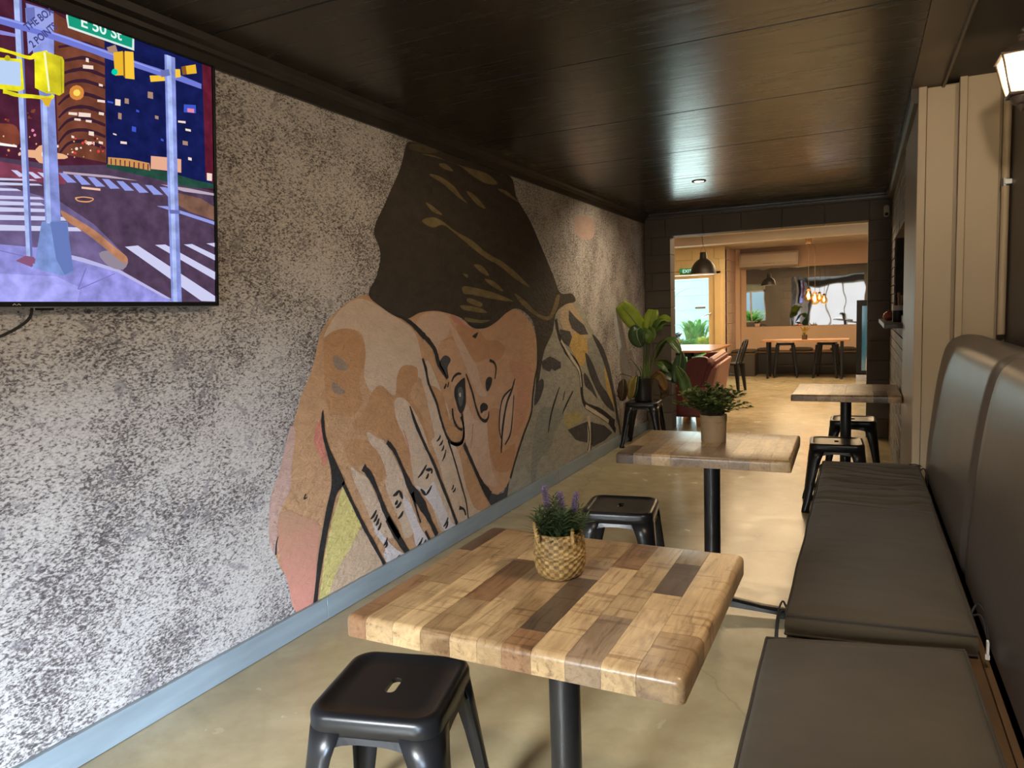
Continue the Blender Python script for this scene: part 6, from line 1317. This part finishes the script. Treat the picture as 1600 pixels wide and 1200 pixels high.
MB().lathe([(.0365, .078), (.0375, .080), (.0375, .112), (.034, .112), (.034, .08)], n=24).build('rim_band', 'white_ware', uj, smooth=True, angle=40)
for k, (dx, dy) in enumerate(((.0, 0), (.012, .01))): MB().tube([(dx, dy, .05), (dx*1.4, dy, .15), (dx*1.7, dy, .20-.02*k)], [.005, .006, .010], 8).build('wooden_utensil', 'pale_wood', uj, smooth=True)
pl = thing('white_platter', 'white oval platter propped upright on the shelf beside the beige wall', 'plate', (.250, 5.36, 1.158), 0)
mb = MB(); mb.lathe([(.0005, .006), (.06, .006), (.088, .012), (.091, .012), (.088, .007), (.062, 0), (.0005, 0)], n=36); p_ = mb.build('dish', 'white_ware', pl, smooth=True)
p_.rotation_euler = (math.radians(90), 0, math.radians(84)); p_.location = (.0, 0, .095)
bo = stand('oil_bottle', 'dark green bottle standing behind the platter on the shelf', 'bottle', (.30, 5.62, 1.158), [(.030, 0), (.033, .01), (.033, .12), (.026, .15), (.012, .18), (.011, .22), (.013, .222), (.013, .235)], 'green_glass')

# ================================================================ back room
# red armchair, seen from behind its back
ac = thing('red_armchair', 'worn red leather tub armchair on timber feet just past the opening', 'armchair', (-1.63, 8.36, 0), 0)
def prism_y(mb, xz, y0, y1, n=2, endr=0):
    rows = []
    for j in range(n+1): rows.append([(x, y0+(y1-y0)*j/n, z) for x, z in xz])
    mb.loft(rows)
mb = MB(); mb.box(-.34, .10, -.45, .48, .095, .44); mb.build('base', 'red_leather', ac, bevel=.025, segs=4, smooth=True)
mb = MB(); mb.box(-.36, -.02, -.30, .38, .44, .50); mb.build('seat_cushion', 'red_leather', ac, bevel=.03, segs=4, smooth=True)
shell = [(.06, .10), (.15, .10), (.17, .3), (.235, .62), (.255, .70), (.235, .715), (.175, .70), (.10, .66), (.02, .44)]
def tubback(nm, m, xz, y0, y1, r=.10):
    rows = []; n = 16
    for j in range(n+1):
        u_ = j/n; y = y0+(y1-y0)*u_; d = min(u_, 1-u_)*(y1-y0); k = 1 if d > r else math.sqrt(max(0, 1-((r-d)/r)**2)); lift = (u_)*.045
        rows.append([(x-.02*(1-k), y, z*(1-.05*(1-k))+(lift if z > .5 else 0)) for x, z in xz])
    mb = MB(); mb.loft(rows); return mb.build(nm, m, ac, smooth=True, angle=45, bevel=.008)
tubback('outer_back', 'red_leather_lit', [(.085, .10), (.145, .10), (.165, .30), (.225, .60), (.245, .665), (.225, .680), (.18, .66), (.10, .46)], -.44, .50, .04)
tubback('back_pad', 'red_leather', [(.00, .43), (.10, .44), (.15, .58), (.20, .70), (.17, .73), (.12, .71), (.06, .58)], -.43, .50, .05)
tubback('back_pad', 'red_leather_lit', [(.06, .60), (.13, .60), (.185, .725), (.150, .755), (.11, .735)], -.42, .49, .05)
mb = MB()
arm = [(-.20, .44), (.04, .44), (.10, .60), (.13, .73), (.09, .765), (.0, .765), (-.08, .73), (-.16, .66), (-.205, .56)]
mb.loft([[(x, y, z) for x, z in smooth_poly(arm, 3)] for y in (-.45, -.36)]); mb.build('armrest', 'red_leather', ac, smooth=True, bevel=.012, segs=3)
mb = MB(); mb.loft([[(x, y, z) for x, z in smooth_poly(arm, 3)] for y in (.40, .49)]); mb.build('armrest', 'red_leather', ac, smooth=True, bevel=.012, segs=3)
for x, y in ((.04, -.40), (-.29, -.40), (.04, .42), (-.29, .42)):
    mb = MB(); mb.loft([rrect(.040, .04, .01, 0, 3, x, y), rrect(.052, .05, .01, .097, 3, x, y)]); mb.build('foot', 'orange_wood', ac, bevel=.002)

# dining table by the door and its chairs
tb = thing('door_table', 'long timber table beside the glazed door', 'table', (-2.55, 10.75, 0))
B('tabletop', 'far_table_wood', tb, (-.80, .72, -.85, .80, .69, .72), bevel=.004)
B('apron', 'black_steel', tb, (-.7, .46, -.75, -.72, .63, .69), (-.7, .46, .67, .70, .63, .69), (.43, .46, -.75, .70, .63, .69), (-.7, -.67, -.75, .7, .63, .69))
for x in (-.66, .40):
    for y in (-.71, .66): MB().loft([rrect(.022, .022, .004, 0, 3, x, y), rrect(.03, .03, .004, .69, 3, x, y)]).build('leg', 'black_steel', tb)
sprig_plant('table_succulent', 'little plant in a square clay pot on the door table', (-2.42, 10.35, .72), .075, .14, 'terracotta', 14, .09, .12, .03, 'sprig_green', 9, rim=False, sq=True)
def make_chair(label, x, y, rz):
    c_ = thing('metal_chair', label, 'chair', (x, y, 0), rz, 'black metal chairs'); h = .18
    mb = MB(); L_ = [rrect(h-i, h-i, .05, .45+z, 5) for i, z in ((0, -.035), (0, -.006), (.008, 0), (.02, 0), (.03, -.006))]; mb.loft(L_, False, True); mb.build('seat', 'black_steel', c_, smooth=True, angle=40)
    for sx in (-1, 1):
        for sy in (-1, 1):
            mb = MB(); rows = []
            for z, w_ in ((.43, .035), (.25, .028), (0, .018)):
                k = (.43-z)/.43; cx_, cy_ = sx*(h-.02+.045*k), sy*(h-.02+.045*k); rows.append(rrect(w_, w_, .008, z, 3, cx_, cy_))
            mb.loft(rows); mb.build('leg', 'black_steel', c_, smooth=True, angle=40)
    fr = MB(); fr.tube(smooth_line([(.16, -.17, .43), (.20, -.185, .58), (.25, -.16, .74), (.27, -.08, .79), (.27, .08, .79), (.25, .16, .74), (.20, .185, .58), (.16, .17, .43)], 5), .011, 8); fr.build('back_frame', 'black_steel', c_, smooth=True)
    fr = MB(); fr.box(-.004, .004, -.035, .035, 0, .34); o = fr.build('back_splat', 'black_steel', c_, bevel=.002); o.rotation_euler = (0, math.radians(15), 0); o.location = (.175, 0, .45)
    for sg in (-1, 1): MB().tube([(.175, sg*.06, .45), (.262, sg*.10, .78)], .007, 6).build('back_bar', 'black_steel', c_, smooth=True)
    for a, b in (((-.17, -.17, .28), (.17, .17, .28)), ((-.17, .17, .28), (.17, -.17, .28))): MB().tube([a, b], .005, 6).build('stretcher', 'black_steel', c_)
    return c_
make_chair('black metal chair drawn up at the end of the door table', -1.84, 11.35, math.radians(-6))
make_chair('black metal chair between banana leaf and the door table', -2.45, 9.70, math.radians(-92))
# pendant lamp over that table
pd = thing('dome_pendant', 'large black dome pendant lamp with a white inside', 'pendant lamp', tuple(at(1099, 428, 10.75)))
mb = MB(); mb.lathe([(.188, 0), (.186, .012), (.180, .05), (.160, .11), (.125, .165), (.085, .20), (.058, .215), (.052, .23), (.046, .29), (.040, .315), (.001, .318)], n=40); mb.build('shade', 'pot_black', pd, smooth=True)
mb = MB(); mb.lathe([(.184, .0015), (.176, .05), (.156, .108), (.12, .16), (.08, .19), (.001, .20)], n=40); mb.build('lining', 'white_plastic', pd, smooth=True)
hz = 2.36-pd.location.z
mb = MB(); mb.tube([(0, 0, .41), (-.008, 0, .46), (-.015, 0, hz)], .004, 6); mb.tube([(-.05, 0, .29), (0, 0, .42), (.045, 0, .29)], .003, 6); mb.build('cord', 'stem_brown', pd, smooth=True)
mb = MB(); mb.lathe([(.0005, 0), (.045, 0), (.045, -.02), (.0005, -.02)], (-.015, 0, hz), 20); mb.build('ceiling_rose', 'white_plastic', pd, smooth=True, angle=40)
mb = MB(); mb.lathe([(.0005, .03), (.028, .045), (.034, .075), (.02, .11), (.0005, .13)], n=16); mb.build('bulb', 'bulb_glow', pd, smooth=True)

# bar table, stools, bench and what lies on it
bt = thing('bar_table', 'long narrow timber table with a square edge before the mirror', 'table', (-.90, 13.62, 0))
B('tabletop', 'far_table_wood', bt, (-.72, .72, -.26, .26, .655, .685), bevel=.003)
for x in (-.60, .60):
    for y in (-.2, .2): MB().loft([rrect(.018, .018, .004, 0, 3, x, y), rrect(.022, .022, .004, .655, 3, x, y)]).build('leg', 'black_steel', bt)
def bar_stool(label, x, y, rz):
    c_ = thing('bar_stool', label, 'stool', (x, y, 0), rz, 'tall black metal stools'); h = .15; Hh = .625
    mb = MB(); mb.loft([rrect(h-i, h-i, .05, Hh+z, 5) for i, z in ((0, -.045), (0, -.006), (.008, 0), (.02, 0), (.03, -.006))], False, True); mb.build('seat', 'black_steel', c_, smooth=True, angle=40)
    for sx in (-1, 1):
        for sy in (-1, 1):
            mb = MB(); mb.loft([rrect(w_, w_, .008, z, 3, sx*(h-.02+.065*(Hh-.04-z)/Hh), sy*(h-.02+.065*(Hh-.04-z)/Hh)) for z, w_ in ((Hh-.04, .032), (.3, .024), (0, .016))]); mb.build('leg', 'black_steel', c_, smooth=True, angle=40)
    q = h+.012
    for a, b in (((-q, -q), (q, -q)), ((q, -q), (q, q)), ((q, q), (-q, q)), ((-q, q), (-q, -q))): MB().tube([(*a, .22), (*b, .22)], .009, 6).build('footrest', 'black_steel', c_, smooth=True)
    return c_
bar_stool('tall black metal stool under the long table, nearer the door', -1.235, 13.78, .12); bar_stool('tall black metal stool under the long table, nearer the fridge', -.54, 13.75, -.15)
sprig_plant('flax_pot', 'small strappy plant in a dark pot on the long table', (-.90, 13.6, .685), .045, .075, 'stem_brown', 5, .03, .05, .02, 'sprig_green', 2)
fx = MB(); fo_ = [o for o in COL.objects if o.name.startswith('flax_pot')][0]
for k in range(7):
    a = k*.95; fx_e = Vector((.085*math.cos(a), .03*math.sin(a), .20+.03*(k % 2))); leaf_strip(fx, [Vector((0, 0, .07)), Vector((.03*math.cos(a), .01, .15)), fx_e], .014, .2, (0, -1, .2))
fx.build('leaf', 'leaf_yellow', fo_, smooth=True)
fb = thing('corner_bench', 'low dark bench lining the far corner of the back room', 'bench', (-1.0, 14.5, 0))
B('front_panel', 'bench_dark', fb, (-.77, 1.6, -.16, .395, 0, .40)); B('side_block', 'wall_dark', fb, (-1.24, -.772, -.65, .395, 0, .40)); B('bench_top', 'bench_ply', fb, (-.77, 1.6, -.18, .395, .402, .425), (-1.245, -.77, -.66, .395, .402, .425), bevel=.003)
for x, y, hx, hy, rz, lb in ((-2.0, 14.15, .21, .22, 0, 'flat dark pad on the short arm of the corner bench'), (-1.62, 14.6, .20, .12, .2, 'dark scatter cushion at the corner of the far bench'), (-1.02, 14.6, .20, .12, -.1, 'dark cushion between the two tall stools on the far bench'), (-.30, 14.6, .22, .12, .1, 'dark cushion by the fridge on the far bench')):
    c_ = thing('bench_pillow', lb, 'cushion', (x, y, .425), rz, 'dark cushions on the far bench'); mb = MB()
    mb.loft([rrect(hx*s_, hy*s_, .04, z, 5) for s_, z in ((.86, 0), (.97, .012), (1, .03), (.95, .05), (.8, .062), (.4, .07))]); mb.build('cover', 'cushion_cloth', c_, smooth=True)
# mirror with slightly wavy silvering
mi = thing('wall_mirror', 'wide wavy frameless mirror over the far bench', 'mirror', (0, YB-.006, 0))
mb = MB(); nx, nz = 130, 70; X0, X1, Z0, Z1 = -2.06, .12, .895, 2.02
def wv(x, z): return .0009*noise.noise((x*2.6, z*2.4, 1.7))+.00012*noise.noise((x*7, z*6, 4))
G2 = [[(X0+(X1-X0)*i/nx, -.006+wv(X0+(X1-X0)*i/nx, Z0+(Z1-Z0)*j/nz), Z0+(Z1-Z0)*j/nz) for i in range(nx+1)] for j in range(nz+1)]
mb.v = [p for r_ in G2 for p in r_]; mb.f = [(j*(nx+1)+i, j*(nx+1)+i+1, (j+1)*(nx+1)+i+1, (j+1)*(nx+1)+i) for j in range(nz) for i in range(nx)]; mb.mi = [0]*len(mb.f)
mb.build('silvered_glass', 'mirror_silver', mi, smooth=True, angle=180); B('backing', 'grille_grey', mi, (X0, X1, -.003, .005, Z0, Z1))
# air conditioner
ai = thing('air_conditioner', 'long cream wall air conditioner above the mirror', 'air conditioner', (-1.63, YB, 2.03))
mb = MB(); pr_ = [(0, 0), (-.14, .0), (-.19, .03), (-.21, .10), (-.20, .26), (-.18, .295), (0, .295)]
mb.loft([[(x, y, z) for y, z in pr_] for x in (-.54, .54)]); mb.build('casing', 'white_plastic', ai, bevel=.008)
B('front_panel', 'white_plastic', ai, (-.51, .51, -.218, -.205, .085, .262), bevel=.006); B('louvre', 'grille_grey', ai, (-.50, .50, -.20, -.14, .012, .022), bevel=.003); B('maker_plate', 'grille_grey', ai, (-.10, .12, -.222, -.217, .075, .084)); B('indicator', 'label_white', ai, (.48, .50, -.222, -.21, .03, .045)) 
# twin bulb pendant
tp = thing('bulb_pendant', 'twin glowing copper-capped glass bulbs hung on thin cords', 'pendant lamp', (-.815, 13.2, 2.42))
mb = MB(); mb.lathe([(.0005, 0), (.05, 0), (.05, -.11), (.0005, -.115)], n=24); mb.build('canopy', 'pale_wood', tp, smooth=True, angle=40)
for dx, zz in ((.0, -.895), (.10, -.945)):
    mb = MB(); mb.tube([(dx*.3, 0, -.1), (dx*.3 if dx == 0 else dx, 0, -.16), (dx, 0, zz)], .0035, 6); mb.build('cord', 'stem_brown', tp)
    mb = MB(); mb.lathe([(.012, .035), (.03, .02), (.036, 0), (.03, -.005)], (dx, 0, zz), 20); mb.build('cap', 'orange_wood', tp, smooth=True)
    mb = MB(); mb.lathe([(.028, 0), (.04, -.03), (.072, -.075), (.080, -.11), (.07, -.15), (.04, -.18), (.001, -.188)], (dx, 0, zz), 24); g_ = mb.build('glass_globe', 'bulb_glass', tp, smooth=True)
    mb = MB(); mb.lathe([(.001, -.04), (.012, -.06), (.022, -.10), (.012, -.13), (.001, -.14)], (dx, 0, zz), 14); mb.build('filament', 'filament', g_, smooth=True)
vt = thing('ceiling_hatch', 'square wooden-framed hatch in the back room ceiling', 'hatch', tuple(Vector((-.52, 12.9, 2.42)))); B('frame', 'yellow_block', vt, (-.25, .25, -.5, .5, -.012, 0), bevel=.002); B('panel', 'back_wall_paint', vt, (-.22, .22, -.46, .46, -.018, -.012), bevel=.002)
# drinks fridge
fg = thing('drinks_fridge', 'black drinks fridge with a bluish glass door beside the opening edge', 'fridge', (.24, 13.1, 0))
B('cabinet', 'fridge_black', fg, (-.315, .315, .02, .62, .11, 1.335), bevel=.01); B('door_frame', 'fridge_black', fg, (-.315, -.235, -.03, .02, .13, 1.335), (.235, .315, -.03, .02, .13, 1.335), (-.235, .235, -.03, .02, 1.24, 1.335), (-.235, .235, -.03, .02, .13, .18), bevel=.004)
B('glass_door', 'fridge_glass', fg, (-.235, .235, -.012, -.006, .18, 1.24)); B('kick_plate', 'chrome', fg, (-.315, .315, -.01, .60, 0, .11), bevel=.003)
t = NT('fridge_inside'); t.base((.30, .55, .58)); t.p.inputs['Emission Color'].default_value = (.35, .72, .78, 1); t.p.inputs['Emission Strength'].default_value = .55
B('lit_liner', 'fridge_inside', fg, (-.232, .232, .005, .018, .18, 1.24)); 
stand('drink_bottle', 'tall pale bottle standing low inside the lit fridge', 'bottle', (.24-.13, 13.088-.013, .18), [(.035, 0), (.038, .02), (.038, .20), (.030, .25), (.014, .30), (.013, .36), (.016, .362), (.016, .385)], 'white_ware', 16).scale = (1, .25, 1)
# extra chair of the side table seen as a sliver, no fittings built for the added ceiling spots
for y in (1.0, 3.2):
    pass
bpy.context.view_layer.update()
